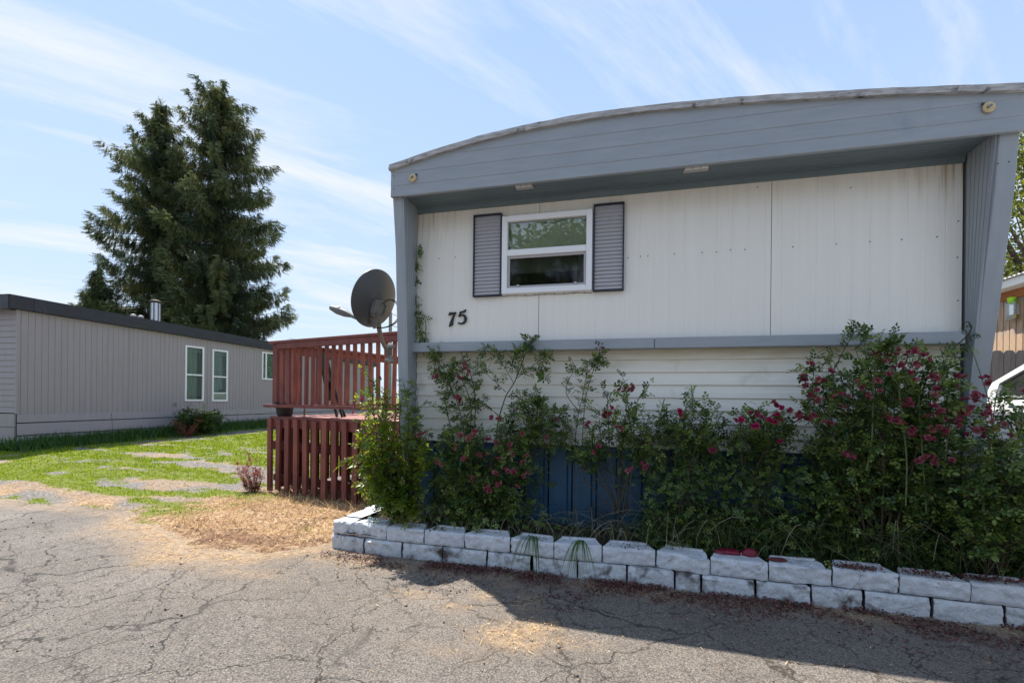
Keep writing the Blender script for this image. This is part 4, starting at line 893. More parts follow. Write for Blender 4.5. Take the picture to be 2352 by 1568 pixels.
# flue and vent caps on its roof
fl = MB().lathe([(.24, 0), (.22, .05), (.12, .22), (.10, .24)], 20, Matrix.Translation((-13.0, 10.28, 2.0 + 1.15))).build('flue', M['alloy'], nb, smooth=True)
MB().lathe([(.105, 0), (.105, .50)], 20, Matrix.Translation((-13.0, 10.28, 3.38))).build('pipe', M['alloy'], fl, smooth=True)
for k in range(6):
    a_ = k / 6 * 2 * math.pi; MB().box(-.008, -.012, 0, .008, .012, .5, Matrix.Translation((-13.0 + .112 * math.cos(a_), 10.28 + .112 * math.sin(a_), 3.38)) @ Matrix.Rotation(a_, 4, 'Z')).build('strap', M['steel'], fl)
MB().lathe([(.14, 0), (.155, .02), (.15, .05), (.06, .09), (.02, .10)], 20, Matrix.Translation((-13.0, 10.28, 3.88))).build('cap', M['twig'], fl, smooth=True)
for yy_ in (9.75, 9.95): MB().lathe([(.05, 0), (.05, .12), (.07, .13), (.07, .18), (.02, .2)], 12, Matrix.Translation((-13.1, yy_, 3.28))).build('roof_vent', M['vent'], nb, smooth=True)

# ---------------------------------------------------------------- plants
def leaflet(L, w, ox, oy, ang):
    v_ = np.array([[0, 0, 0], [.35, -.5 * w, .06], [.35, .5 * w, .06], [.7, -.38 * w, .03], [.7, .38 * w, .03], [1, 0, -.08], [.5, 0, -.03]]) * L
    c, s_ = math.cos(ang), math.sin(ang); q = v_.copy(); q[:, 0] = v_[:, 0] * c - v_[:, 1] * s_ + ox; q[:, 1] = v_[:, 0] * s_ + v_[:, 1] * c + oy
    return q, np.array([[0, 1, 6], [0, 6, 2], [1, 3, 6], [6, 4, 2], [3, 5, 6], [6, 5, 4]])
def compound(nl=5):
    V_, T_, o = [], [], 0
    spec = [(.42, .62, .62, 0, 0)]
    if nl >= 3: spec += [(.36, .62, .42, .02, 1.0), (.36, .62, .42, -.02, -1.0)]
    if nl >= 5: spec += [(.30, .62, .18, .02, 1.1), (.30, .62, .18, -.02, -1.1)]
    for L, w, ox, oy, a in spec:
        v_, t_ = leaflet(L, w, ox, oy, a); V_.append(v_); T_.append(t_ + o); o += len(v_)
    V_ = np.concatenate(V_); V_[:, 2] -= .18 * V_[:, 0] ** 2
    V_ = np.concatenate([V_, [[0, -.008, 0], [0, .008, 0], [.62, 0, -.07]]]); T_ = np.concatenate(T_ + [np.array([[o, o + 1, o + 2]])])
    return V_, T_
CL5, CL3 = compound(5), compound(3)
def bloom_mesh(seed):
    rs_ = np.random.default_rng(seed); V_, T_, Rr = [], [], []; o = 0
    for ring, (n_, tilt, r0) in enumerate(((5, .25, 1.0), (5, .75, .85), (4, 1.15, .6))):
        for k in range(n_):
            a = 2 * math.pi * (k + .5 * ring) / n_ + rs_.uniform(-.25, .25); tl = tilt + rs_.uniform(-.25, .25); L = r0 * rs_.uniform(.8, 1.15); w = .55 * L
            d = np.array([math.cos(a) * math.cos(tl), math.sin(a) * math.cos(tl), math.sin(tl)]); s_ = np.array([-math.sin(a), math.cos(a), 0]); nn_ = np.cross(d, s_)
            pts_ = [d * .05, d * .55 * L + s_ * w * .8 - nn_ * .12, d * .55 * L - s_ * w * .8 - nn_ * .12, d * L + s_ * w * .5 + nn_ * .12, d * L - s_ * w * .5 + nn_ * .12, d * .55 * L + nn_ * .08]
            V_ += pts_; T_ += [[o, o + 1, o + 5], [o, o + 5, o + 2], [o + 1, o + 3, o + 5], [o + 5, o + 4, o + 2], [o + 3, o + 4, o + 5]]; Rr += [rs_.random()] * 6; o += 6
    return tri_mesh('rose_bloom', np.array(V_), np.array(T_), Rr)
BLOOMS = {}
for key in ('petal', 'petalp', 'petalm'):
    BLOOMS[key] = []
    for s_ in range(4):
        me = bloom_mesh(s_ + 11 * len(BLOOMS)); me.materials.append(M[key]); BLOOMS[key].append(me)
PCOUNT = [0]
def bloom(parent, p, size, key='petal', d=None):
    o = bpy.data.objects.new('rose_bloom', random.choice(BLOOMS[key])); C.objects.link(o); o.parent = parent; o.location = Vector(p) - root_of(parent)
    dd = Vector(d) if d is not None else Vector((random.uniform(-.6, .6), random.uniform(-1.3, .1), random.uniform(-.1, .9)))
    o.rotation_euler = (dd.to_track_quat('Z', 'Y') @ Euler((0, 0, random.uniform(0, 6))).to_quaternion()).to_euler(); o.scale = (size, size, size * .9); PCOUNT[0] += 1
class Plant:
    def __init__(s, name, label, cat, base, group=None):
        s.root = empty(name, base, label, cat, group); s.tubes = MB(); s.lp = []; s.ld = []; s.ls = []; s.tips = []; s.green = MB(); s.mul = 1.35
    def cane(s, path, r0=.006, r1=.0025, leaves=0, l0=.3, size=.085, spread=.06, twigs=0, twl=.14, green=False, tip_blooms=0):
        P_ = np_poly(path, max(6, len(path) * 5)); n_ = len(P_)
        (s.green if green else s.tubes).tube([Vector(p) for p in P_], list(np.linspace(r0, r1, n_)), 5)
        L = np.linalg.norm(np.diff(P_, axis=0), axis=1).sum()
        for _ in range(int(leaves * s.mul)):
            u = l0 + (1 - l0) * rng.random(); i = min(int(u * (n_ - 1)), n_ - 2); tn = P_[i + 1] - P_[i]; tn = tn / (np.linalg.norm(tn) + 1e-9)
            d = rng.normal(0, 1, 3); d -= d.dot(tn) * tn; d = d / (np.linalg.norm(d) + 1e-9) + tn * .5 + np.array([0, -.15, .1])
            s.lp.append(P_[i] + d * spread * rng.random() * .4); s.ld.append(d); s.ls.append(size * rng.uniform(.7, 1.35))
        for _ in range(twigs):
            u = l0 + (1 - l0) * rng.random(); i = min(int(u * (n_ - 1)), n_ - 2); tn = P_[i + 1] - P_[i]; tn = tn / (np.linalg.norm(tn) + 1e-9)
            d = rng.normal(0, 1, 3) * np.array([1, .55, .8]) + tn * .8 + np.array([0, -.2, .35]); d /= np.linalg.norm(d); ll = twl * rng.uniform(.5, 1.3)
            q = [P_[i], P_[i] + d * ll * .5 + np.array([0, 0, .01]), P_[i] + d * ll + np.array([0, 0, .02 - .05 * rng.random()])]
            if q[2][1] > 3.93 and abs(q[2][0]) < 2.3: q = [P_[i], np.array([q[1][0], min(q[1][1], 3.93), q[1][2]]), np.array([q[2][0], 3.92, q[2][2]])]
            s.tubes.tube([Vector(v_) for v_ in q], [.0025, .002, .0012], 4)
            for k in range(7):
                f = .2 + .8 * k / 6; pp = q[0] + (q[2] - q[0]) * f; dd = rng.normal(0, .8, 3) + d * .5 + np.array([0, -.1, .1])
                s.lp.append(pp); s.ld.append(dd); s.ls.append(size * rng.uniform(.6, 1.15))
            s.tips.append(q[2])
        s.tips.append(P_[-1]); return P_
    def finish(s, m='leaf', blooms=0, bsize=.024, keys=('petal',), where=None, rnd_bias=0):
        if s.tubes.v: s.tubes.build('canes', M['twig'], s.root, smooth=True)['kind'] = 'stuff'
        if s.green.v: s.green.build('canes', M['cane'], s.root, smooth=True)['kind'] = 'stuff'
        if s.lp:
            P_, d_, sc = np.array(s.lp), np.array(s.ld), np.array(s.ls)
            k = rng.random(len(P_)) < .7; parts = []
            for sel, (tv, tt_) in ((k, CL5), (~k, CL3)):
                if sel.any(): parts.append(scatter(tv, tt_, P_[sel], frames(d_[sel], None, .55), sc[sel], np.clip(rng.random(sel.sum()) ** 1.3 + rnd_bias, 0, 1)))
            v_, t_, r_ = join_np(parts)
            o = link('foliage', tri_mesh('foliage', v_, t_, r_), M[m], s.root); o['kind'] = 'stuff'
        tips = [t_ for t_ in s.tips if where is None or where(t_)]
        random.shuffle(tips)
        for i in range(min(blooms, 3 * len(tips))):
            c = tips[i % len(tips)]
            for q in range(1 if i % 3 else 2):
                bloom(s.root, (c[0] + random.gauss(0, .014), c[1] - abs(random.gauss(0, .012)) - .01, c[2] + random.gauss(0, .014)), bsize * random.uniform(.75, 1.2), random.choice(keys))
        return s.root
def bush(pl, base, tips, y0, y1, leaves, twigs, size=.085, r0=.006, l0=.25, twl=.14, green=False, bow=.06):
    for (px, py) in tips:
        Y = random.uniform(y0, y1); e = W3(px, py, Y); s_ = W3(*base) + np.array([random.gauss(0, .04), random.gauss(0, .02), 0])
        m1 = s_ + (e - s_) * .4 + np.array([random.gauss(0, bow) , random.gauss(0, .03), .06]); m2 = s_ + (e - s_) * .75 + np.array([random.gauss(0, bow * .6), -.01, .04])
        pl.cane([s_, m1, m2, e], r0 * random.uniform(.7, 1.2), .002, leaves, l0, size, .06, twigs, twl, green)

# bright bush at the left end of the bed
p = Plant('rose_bush', 'tall sunlit yellow green rose bush at the left end of the flower bed', 'rose bush', at(922, 1196, 3.66)); p.mul = 2.3
bush(p, (922, 1200, 3.66), [(858, 872), (838, 925), (880, 915), (925, 905), (955, 935), (900, 960), (870, 985), (832, 960), (822, 1010), (812, 1052), (830, 1100), (850, 1140), (890, 1010), (920, 1020), (950, 1000), (975, 1030), (870, 1080), (905, 1100), (940, 1090), (965, 1120), (880, 1145), (985, 1000), (930, 1150), (948, 1170), (870, 1120), (845, 1030), (860, 940), (910, 930), (940, 960), (890, 1060), (845, 1075), (965, 1070)], 3.45, 3.82, 17, 9, .072, .007, .12, .12)
for tip in ((945, 872), (928, 880), (960, 890), (925, 868)):
    e = W3(tip[0], tip[1], 3.72); s_ = W3(945, 1060, 3.72); p.cane([s_, (s_ + e) / 2 + np.array([.015, 0, 0]), e], .004, .0015, 16, .1, .05, .03, 0, .1, True)
p.finish('leafb', 0)
for px, py in ((822, 925), (830, 917), (815, 935), (800, 1052), (812, 948), (873, 868)): bloom(p.root, at(px, py, 3.6), .020, 'petal')
# second bush, climbing rose left of the window line
p = Plant('rose_bush', 'rose bush with many faded pink blooms, climbing to the belt below the number 75', 'rose bush', at(1085, 1215, 3.7))
bush(p, (1085, 1215, 3.7), [(1010, 1000), (1040, 985), (1075, 975), (1110, 985), (1150, 990), (1190, 985), (1060, 1040), (1020, 1060), (1100, 1040), (1140, 1050), (1180, 1030), (1215, 1040), (1235, 1075), (1190, 1090), (1130, 1110), (1080, 1120), (1030, 1120), (1000, 1100), (990, 1050), (1060, 1160), (1120, 1160), (1160, 1140), (1200, 1120), (1245, 1110), (1230, 1160), (1020, 1020), (1095, 1010), (1160, 1015), (1010, 1150), (1180, 1165), (1242, 1005), (1225, 985), (1000, 1185), (1050, 1190), (1100, 1190)], 3.6, 3.93, 15, 8, .080, .006, .2, .13)
for path in ([(1075, 1040), (1082, 940), (1065, 880), (1035, 835)], [(1070, 1040), (1060, 960), (1040, 900), (1000, 840)], [(1085, 1040), (1092, 920), (1078, 850), (1062, 818)], [(1050, 1040), (1030, 960), (1020, 900)], [(1040, 900), (1020, 850), (990, 815)]):
    p.cane([W3(a, c, 3.88) for a, c in path], .005, .002, 26, .15, .075, .05, 7, .10)
p.finish('leaf', 0)
for px, py in ((1000, 858), (1050, 868), (1040, 912), (1052, 916), (1058, 925), (1075, 862), (1078, 852), (1068, 840), (1095, 990), (1085, 1000), (1075, 1010), (1120, 1010), (1100, 1048), (1070, 1050), (1140, 1020), (1170, 1020), (1175, 1036), (1150, 1055), (1165, 1075), (1180, 1085), (1135, 1085), (1195, 990), (1210, 1052), (1120, 1120), (1148, 1110), (1205, 1095), (1040, 1030), (970, 995), (955, 1002), (1130, 960), (1145, 955), (1115, 1040), (1060, 995), (1190, 1118), (1085, 1095), (1010, 1060)):
    for q in range(random.choice((1, 2, 2, 3))): bloom(p.root, at(px + random.gauss(0, 4), py + random.gauss(0, 4), random.uniform(3.48, 3.56)), random.uniform(.018, .027), random.choice(('petal', 'petalp', 'petalp')))
# leaning cane with leafy top
p = Plant('rose_bush', 'tall bare rose cane with a leafy top reaching the blue belt', 'rose bush', at(1165, 1190, 3.75))
p.cane([W3(1150, 1190, 3.78), W3(1140, 1010, 3.82), W3(1158, 920, 3.85), W3(1185, 870, 3.86), W3(1215, 790, 3.87)], .008, .003, 6, .8, .06, .04, 5, .08)
for path, lv in (([(1185, 870), (1230, 835), (1262, 815)], 26), ([(1180, 880), (1150, 830), (1110, 800)], 22), ([(1200, 830), (1215, 790), (1218, 775)], 22), ([(1162, 900), (1130, 870), (1090, 830)], 16), ([(1190, 860), (1235, 850), (1250, 858)], 18), ([(1185, 870), (1190, 840), (1180, 810)], 14), ([(1150, 960), (1105, 920), (1090, 930)], 12)):
    p.cane([W3(a, c, 3.85) for a, c in path], .003, .0015, lv, .15, .066, .05, 3, .07)
bush(p, (1190, 1100, 3.8), [(1215, 930), (1240, 925), (1260, 940), (1290, 950), (1180, 945), (1200, 915), (1275, 975), (1305, 985), (1240, 965), (1320, 1000), (1225, 900)], 3.75, 3.93, 16, 6, .072, .004, .4, .10)
p.finish('leaf', 0)
for px, py in ((1128, 958), (1150, 962), (1268, 962), (1278, 964), (1255, 1005), (1190, 940), (1385, 800)): bloom(p.root, at(px, py, 3.78), .022, 'petalp')
# thin pair of canes
p = Plant('rose_bush', 'pair of thin upright rose canes with sparse leaves in front of the lap siding', 'rose bush', at(1330, 1190, 3.75))
for path, lv in (([(1320, 1190), (1322, 1000), (1340, 900), (1352, 830)], 40), ([(1330, 1190), (1338, 1000), (1348, 900), (1370, 830), (1380, 795)], 22), ([(1335, 950), (1300, 900), (1318, 850)], 14), ([(1345, 860), (1365, 840), (1380, 830)], 16)):
    p.cane([W3(a, c, 3.84) for a, c in path], .004, .0015, lv, .35, .062, .05, 3, .07)
p.finish('leaf', 0)
for px, py in ((1376, 792), (1384, 790), (1370, 800)): bloom(p.root, at(px, py, 3.84), .014, 'petal')
# low roses across the middle
p = Plant('rose_bush', 'sprawling low rose bush with red blooms across the middle of the bed', 'rose bush', at(1500, 1200, 3.75)); p.mul = .8
bush(p, (1430, 1180, 3.76), [(1440, 885), (1395, 905), (1375, 950), (1360, 1000), (1400, 960), (1465, 915), (1480, 960), (1440, 960), (1340, 1030), (1310, 1040), (1290, 1015), (1420, 1000), (1470, 1010), (1500, 1000), (1380, 1040)], 3.7, 3.93, 10, 6, .076, .005, .45, .12)
bush(p, (1560, 1180, 3.76), [(1512, 940), (1520, 970), (1545, 990), (1592, 905), (1575, 935), (1610, 950), (1650, 935), (1660, 945), (1560, 965), (1600, 985), (1640, 995), (1530, 1010), (1570, 1010), (1620, 1020), (1660, 1010), (1500, 1030)], 3.7, 3.93, 9, 6, .074, .005, .45, .12)
bush(p, (1740, 1180, 3.74), [(1700, 950), (1730, 960), (1760, 950), (1790, 955), (1720, 1000), (1760, 1000), (1800, 985), (1690, 1005), (1740, 1030), (1790, 1030), (1815, 950), (1680, 990)], 3.65, 3.92, 10, 6, .078, .005, .45, .12)
for a in ([(1453, 1010), (1445, 950), (1436, 882)], [(1512, 970), (1520, 940), (1526, 915)], [(1592, 960), (1590, 930), (1589, 895)]): p.cane([W3(q[0], q[1], 3.72) for q in a], .0055, .004, 4, .4, .05, .03, 0, .1, True)
p.finish('leaf', 0)
for px, py, k in ((1436, 892, 'petal'), (1448, 896, 'petalp'), (1456, 890, 'petal'), (1428, 898, 'petal'), (1386, 945, 'petal'), (1398, 940, 'petalm'), (1388, 958, 'petal'), (1405, 950, 'petal'), (1418, 978, 'petalp'), (1425, 985, 'petal'), (1560, 942, 'petalm'), (1566, 948, 'petalp'), (1360, 1035, 'petal'), (1372, 1025, 'petal'), (1640, 1040, 'petal'), (1700, 968, 'petalm'), (1735, 980, 'petalm'), (1728, 950, 'petal'), (1742, 952, 'petal'), (1770, 960, 'petalm'), (1782, 952, 'petalm'), (1790, 962, 'petal'), (1775, 968, 'petalm'), (1792, 935, 'petalm'), (1784, 925, 'petal'), (1793, 1012, 'petalm'), (1480, 1060, 'petalm'), (1484, 1072, 'petal'), (1445, 1080, 'petalp'), (1635, 1035, 'petal'), (1810, 940, 'petal'), (1500, 1010, 'petalp'), (1345, 975, 'petal')):
    [bloom(p.root, at(px + random.gauss(0, 4), py + random.gauss(0, 4), 3.58), random.uniform(.018, .026), k) for q in range(random.choice((1, 2, 2)))]
# big bush on the right
p = Plant('rose_bush', 'largest rose bush, dense with dull crimson blooms, right part of the flower bed', 'rose bush', at(2020, 1290, 3.7)); p.mul = 1.1
tips = [(1965, 800), (1905, 828), (1870, 838), (1845, 870), (1850, 905), (1985, 790), (2020, 815), (2060, 800), (2100, 810), (2140, 825), (2180, 845), (1930, 850), (1890, 880), (1960, 860), (2000, 850), (2050, 850), (2090, 860), (2130, 870), (2170, 890), (2205, 900), (1880, 930), (1930, 920), (1980, 910), (2040, 900), (2100, 915), (2150, 935), (2200, 940), (1850, 950), (1900, 975), (1960, 960), (2020, 965), (2080, 970), (2140, 980), (2200, 985), (2240, 960), (1840, 1010), (1890, 1030), (1950, 1010), (2100, 1020), (2170, 1030), (2230, 1020), (1860, 1070), (1930, 1080), (2150, 1080), (2220, 1075), (1900, 1130), (1980, 1120), (2060, 1140), (2140, 1130), (2000, 1180), (2100, 1180), (1930, 1180), (2160, 870), (2190, 920), (2120, 845), (1950, 890), (2070, 935), (1915, 950)]
bush(p, (2030, 1290, 3.66), tips, 3.42, 3.86, 13, 8, .082, .006, .35, .13)
for path, lv in (([(1900, 880), (1930, 820), (1955, 775), (1975, 752)], 34), ([(1965, 800), (1990, 775), (1985, 765)], 12), ([(2070, 860), (2085, 820), (2095, 800)], 6), ([(1880, 850), (1890, 840), (1900, 822)], 4)):
    p.cane([W3(a, c, 3.70) for a, c in path], .004, .0015, lv, .3, .062, .04, 2, .07)
for path in ([(1990, 1080), (2003, 1000), (2006, 880), (2010, 830)], [(2080, 1160), (2082, 1050), (2065, 900), (2062, 860)], [(2128, 1180), (2120, 1060), (2113, 960), (2110, 900)], [(2165, 1100), (2175, 1020), (2182, 950)], [(2020, 840), (2016, 810), (2018, 795)], [(2040, 820), (2038, 800), (2038, 788)]):
    p.cane([W3(a, c, 3.47) for a, c in path], .0052, .0035, 16, .1, .07, .05, 3, .1, True)
p.finish('leaf', 0)
cl = [(1855, 835), (1845, 870), (1852, 878), (1880, 872), (1895, 876), (1870, 895), (1862, 905), (1915, 850), (1880, 920), (1920, 908), (1935, 900), (1925, 935), (1900, 968), (1845, 962), (1858, 958), (1870, 955), (1835, 950), (2015, 812), (2030, 830), (2040, 822), (2060, 810), (2070, 806), (2085, 815), (2100, 818), (2065, 835), (2078, 842), (2095, 838), (2130, 822), (2050, 850), (2090, 850), (2115, 840), (2140, 868), (2160, 865), (2110, 875), (2200, 862), (2215, 868), (2190, 890), (2180, 905), (2150, 900), (2240, 905), (2250, 910), (2215, 920), (2090, 915), (2075, 925), (2105, 920), (2145, 930), (2130, 955), (2160, 945), (2190, 945), (2200, 955), (2215, 945), (2180, 965), (2030, 955), (2045, 960), (2060, 965), (2075, 968), (2085, 990), (2100, 985), (2095, 1000), (2140, 1005), (2155, 985), (2260, 955), (2270, 945), (2240, 985), (2255, 990), (2270, 992), (2285, 985), (2225, 1000), (2130, 1045), (2118, 1055), (2145, 1062), (1945, 1040), (1960, 1048), (2180, 1060), (2260, 870), (2268, 875), (1990, 905), (1975, 880), (2005, 870), (2230, 935), (2205, 975), (1955, 915), (2020, 900), (2170, 985)]
for px, py in cl:
    for q in range(2 if random.random() < .8 else 1): bloom(p.root, at(px + random.gauss(0, 5), py + random.gauss(0, 4), random.uniform(3.38, 3.48)), random.uniform(.018, .028), random.choice(('petal', 'petal', 'petalp')))
# bush at the right edge
p = Plant('rose_bush', 'loose rose bush at the right edge in front of the white van', 'rose bush', at(2280, 1330, 3.6))
bush(p, (2280, 1330, 3.55), [(2290, 900), (2330, 960), (2345, 1000), (2300, 1010), (2270, 1040), (2320, 1050), (2350, 1060), (2250, 1060), (2300, 1090), (2340, 1110), (2260, 1110), (2310, 1140), (2350, 1160), (2280, 1160), (2240, 1150), (2330, 1190), (2300, 1210), (2350, 1220), (2250, 1200), (2210, 1120), (2200, 1180), (2320, 1250), (2270, 1250), (2348, 930), (2375, 1000), (2390, 1080), (2400, 1150), (2370, 1240), (2230, 1240), (2310, 940), (2270, 1000)], 3.3, 3.75, 9, 6, .078, .004, .35, .14)
p.cane([W3(2230, 795, 3.72), W3(2252, 860, 3.66), W3(2272, 925, 3.6), W3(2280, 980, 3.55)], .0035, .003, 4, .5, .06, .04, 1, .08, True)
p.finish('leaf', 0)
for px, py in ((2275, 965), (2305, 975), (2350, 900), (2290, 1060), (2270, 950), (2340, 975), (2262, 1000), (2320, 1000)): bloom(p.root, at(px, py, 3.42), .024, random.choice(('petal', 'petalp')))
# climbing vines on the wing walls
p = Plant('climbing_vine', 'thin green vine climbing the left edge of the white wall', 'vine', at(985, 830, 3.9))
for path, lv in (([(1000, 850), (985, 800), (965, 760), (956, 700), (953, 640), (958, 590), (968, 572)], 0), ([(975, 790), (978, 740), (968, 710)], 0)):
    P_ = p.cane([W3(a, c, 3.955) for a, c in path], .003, .0015, 0)
    for i in range(110 if path[0][0] == 1000 else 20):
        u = rng.random(); j = int(u * (len(P_) - 1)); p.lp.append(P_[j] + rng.normal(0, .012, 3) * np.array([1, .3, 1])); p.ld.append(rng.normal(0, 1, 3) * np.array([1, .4, 1]) + np.array([.2, -.3, -.8])); p.ls.append(rng.uniform(.045, .085))
p.finish('leaf', 0, rnd_bias=.15)
p = Plant('climbing_vine', 'dark vine shoot curled into a hook beside the right end of the belt', 'vine', at(2180, 830, 3.8))
p.cane([W3(2175, 810, 3.86), W3(2200, 790, 3.86), W3(2222, 770, 3.82), W3(2231, 752, 3.8), W3(2224, 739, 3.8), W3(2214, 742, 3.8), (W3(2216, 750, 3.8))], .0045, .0035, 5, .0, .05, .03)
p.cane([W3(2150, 850, 3.84), W3(2175, 820, 3.85), W3(2190, 800, 3.86)], .003, .002, 16, .1, .06, .05)
p.cane([W3(2225, 765, 3.8), W3(2232, 785, 3.8), W3(2228, 800, 3.8)], .003, .002, 6, .1, .05, .04)
p.finish('leaf', 0)
# weeds and grasses of the bed
def arcs(n, xs, ys, zs_, H, lean, w, seg=6, droop=.6):
    """long curved blades as ribbons"""
    a = rng.uniform(0, 2 * math.pi, n); u = np.linspace(0, 1, seg); dx = np.cos(a) * lean; dy = np.sin(a) * lean * .6
    X = xs[:, None] + dx[:, None] * u ** 1.6 * H[:, None]; Y = ys[:, None] + dy[:, None] * u ** 1.6 * H[:, None]; Z = zs_[:, None] + H[:, None] * (u - droop * u ** 3)
    Y = np.minimum(Y, 3.99)
    C_ = np.stack([X, Y, Z], 2); sd_ = np.stack([-np.sin(a), np.cos(a), rng.normal(0, .4, n)], 1)[:, None, :] * (w[:, None] * (1 - u ** 2 * .85)[None])[:, :, None] * .5
    V_ = np.stack([C_ - sd_, C_ + sd_], 2).reshape(-1, 3); T_ = []
    for k in range(seg - 1): b_ = 2 * k; T_ += [[b_, b_ + 1, b_ + 3], [b_, b_ + 3, b_ + 2]]
    T_ = np.array(T_)[None] + (np.arange(n) * 2 * seg)[:, None, None]
    return V_, T_.reshape(-1, 3), np.repeat(rng.random(n), 2 * seg)
n = 4200; xs = rng.uniform(-1.9, 2.9, n); xs = np.where(rng.random(n) < .8, rng.uniform(.15, 3.0, n), xs); ys = rng.uniform(3.56, 3.97, n)
H = rng.uniform(.12, .66, n) * (1 - .5 * sst(-.0, -.6, xs)) * (1 - .25 * ((xs > -.75) & (xs < .3)))
v, t, r = arcs(n, xs, ys, bed_z(xs, ys), H, rng.uniform(.2, 1.3, n), rng.uniform(.003, .008, n))
set_props(link('bed_weeds', tri_mesh('bed_weeds', v, t, r), M['bedgrass']), 'tangled dark green weeds and grass filling the flower bed', 'weeds', kind='stuff')
n = 480; xs = rng.uniform(-1.9, 2.9, n); ys = rng.uniform(3.55, 3.95, n); H = rng.uniform(.25, .95, n) * np.where(xs < 0, .55, 1)
v, t, r = arcs(n, xs, ys, bed_z(xs, ys), H, rng.uniform(.3, 1.4, n), rng.uniform(.003, .006, n), 8, .75)
set_props(link('dry_stalks', tri_mesh('dry_stalks', v, t, r), M['stalk']), 'pale dry grass stalks arching through the flower bed weeds', 'dry grass', kind='stuff')
# leafy undergrowth
n = 5200; xs = rng.uniform(.1, 2.95, n); xs = np.where(rng.random(n) < .12, rng.uniform(-2.1, .2, n), xs); ys = rng.uniform(3.5, 3.96, n); hz_ = .20 + rng.random(n) ** .8 * (.56 + .12 * fbm(xs * 3, ys, 9)) * np.where(xs < .1, .35, 1)
hole = np.exp(-(((xs - .55) / .28) ** 2 + ((hz_ - .32) / .13) ** 2)) + np.exp(-(((xs + .22) / .33) ** 4)); k = rng.random(n) > np.clip(hole * 1.2, 0, .93); xs, ys, hz_ = xs[k], ys[k], hz_[k]; n = len(xs)
m_ = 1500; l_ = 2600; xs = np.concatenate([xs, rng.uniform(.1, 2.95, l_)]); ys = np.concatenate([ys, rng.uniform(3.56, 3.9, l_)]); hz_ = np.concatenate([hz_, .17 + rng.random(l_) ** 1.5 * .3]); xs = np.concatenate([xs, rng.uniform(-.1, 2.5, m_)]); ys = np.concatenate([ys, rng.uniform(3.7, 3.97, m_)]); hz_ = np.concatenate([hz_, .62 + rng.random(m_) ** 1.2 * .40 + .08 * fbm(xs[-m_:] * 4, ys[-m_:], 19)]); n = len(xs)
d = np.stack([rng.normal(0, 1, n), rng.normal(-.3, .8, n), rng.normal(.2, .7, n)], 1)
v, t, r = scatter(*CL5, np.stack([xs, ys, hz_], 1), frames(d), rng.uniform(.035, .075, n), rng.random(n) ** 1.8)
set_props(link('bed_undergrowth', tri_mesh('bed_undergrowth', v, t, r), M['leaf']), 'dense dark leafy undergrowth between the rose bushes and the blue skirting', 'undergrowth', kind='stuff')
# tufts hanging over single blocks
for X_, nm in ((-.71, 'green grass tuft hanging over the block wall, left of its middle'), (-.35, 'green grass tuft hanging over the block wall, nearer its middle')):
    n = 14; xs = np.full(n, X_) + rng.normal(0, .02, n); ys = np.full(n, 3.50); L = rng.uniform(.12, .34, n); u = np.linspace(0, 1, 7)
    dx = rng.normal(0, .28, n)
    Cc = np.stack([xs[:, None] + dx[:, None] * u * L[:, None], 3.52 - .13 * np.sqrt(u)[None] - .03 * u[None] - L[:, None] * .12 * u, .25 + .05 * np.sin(u * 2.6)[None] - L[:, None] * .9 * u ** 2], 2)
    s_ = np.stack([np.ones(n), np.zeros(n), np.zeros(n)], 1)[:, None, :] * (.0035 * (1 - u ** 3 * .9))[None, :, None]
    V_ = np.stack([Cc - s_, Cc + s_], 2).reshape(-1, 3); T_ = []
    for k in range(6): T_ += [[2 * k, 2 * k + 1, 2 * k + 3], [2 * k, 2 * k + 3, 2 * k + 2]]
    T_ = (np.array(T_)[None] + (np.arange(n) * 14)[:, None, None]).reshape(-1, 3)
    set_props(link('grass_tuft', tri_mesh('grass_tuft', V_, T_, np.repeat(rng.random(n), 14)), M['grassd']), nm, 'grass')
o = MB().tube([Vector(q) for q in np_poly([W3(1888, 1250, 3.55), W3(1960, 1290, 3.42), W3(1975, 1330, 3.33), (1.27, 3.27, .10), (1.27, 3.1, .03), (1.20, 2.98, .012), (1.08, 3.0, .01)], 24)], .0016, 4).build('fallen_stalk', M['stalk']); set_props(o, 'long pale grass stalk drooping over the block wall onto the asphalt', 'stalk')
# shrubs elsewhere
p = Plant('shrub', 'small green shrub at the foot of the grey home, below its windows', 'shrub', (-11.45, 10.2, .2))
for k in range(26):
    a = rng.uniform(0, 6.28); s_ = np.array([-11.5, 10.3, .22]); e = s_ + np.array([math.cos(a) * .36, math.sin(a) * .6, rng.uniform(.25, .62)])
    p.cane([s_, (s_ + e) / 2 + [0, 0, .08], e], .008, .003, 12, .2, .16, .1, 4, .2)
p.finish('tleafd', 0)
p = Plant('dried_weed', 'reddish brown dried weed at the left foot of the deck', 'weed', (-4.85, 5.2, .02))
for k in range(34):
    a = rng.uniform(0, 6.28); s_ = np.array([-4.87, 5.2, .0]) + rng.normal(0, .03, 3) * [1, 1, 0]; e = s_ + np.array([math.cos(a) * .14 - .06, math.sin(a) * .12, rng.uniform(.2, .52)])
    p.cane([s_, (s_ + e) / 2, e], .003, .001, 12, .2, .035, .03, 2, .06)
p.finish('dryleaf', 0)
p = Plant('dried_weed', 'brown dried weed beside the green shrub by the grey home', 'weed', (-11.2, 9.7, .2))
for k in range(24):
    a = rng.uniform(0, 6.28); s_ = np.array([-11.2, 9.75, .2]); e = s_ + np.array([math.cos(a) * .25, math.sin(a) * .3, rng.uniform(.25, .5)])
    p.cane([s_, (s_ + e) / 2, e], .004, .002, 8, .2, .05, .05, 1, .1)
p.finish('dryleaf', 0)

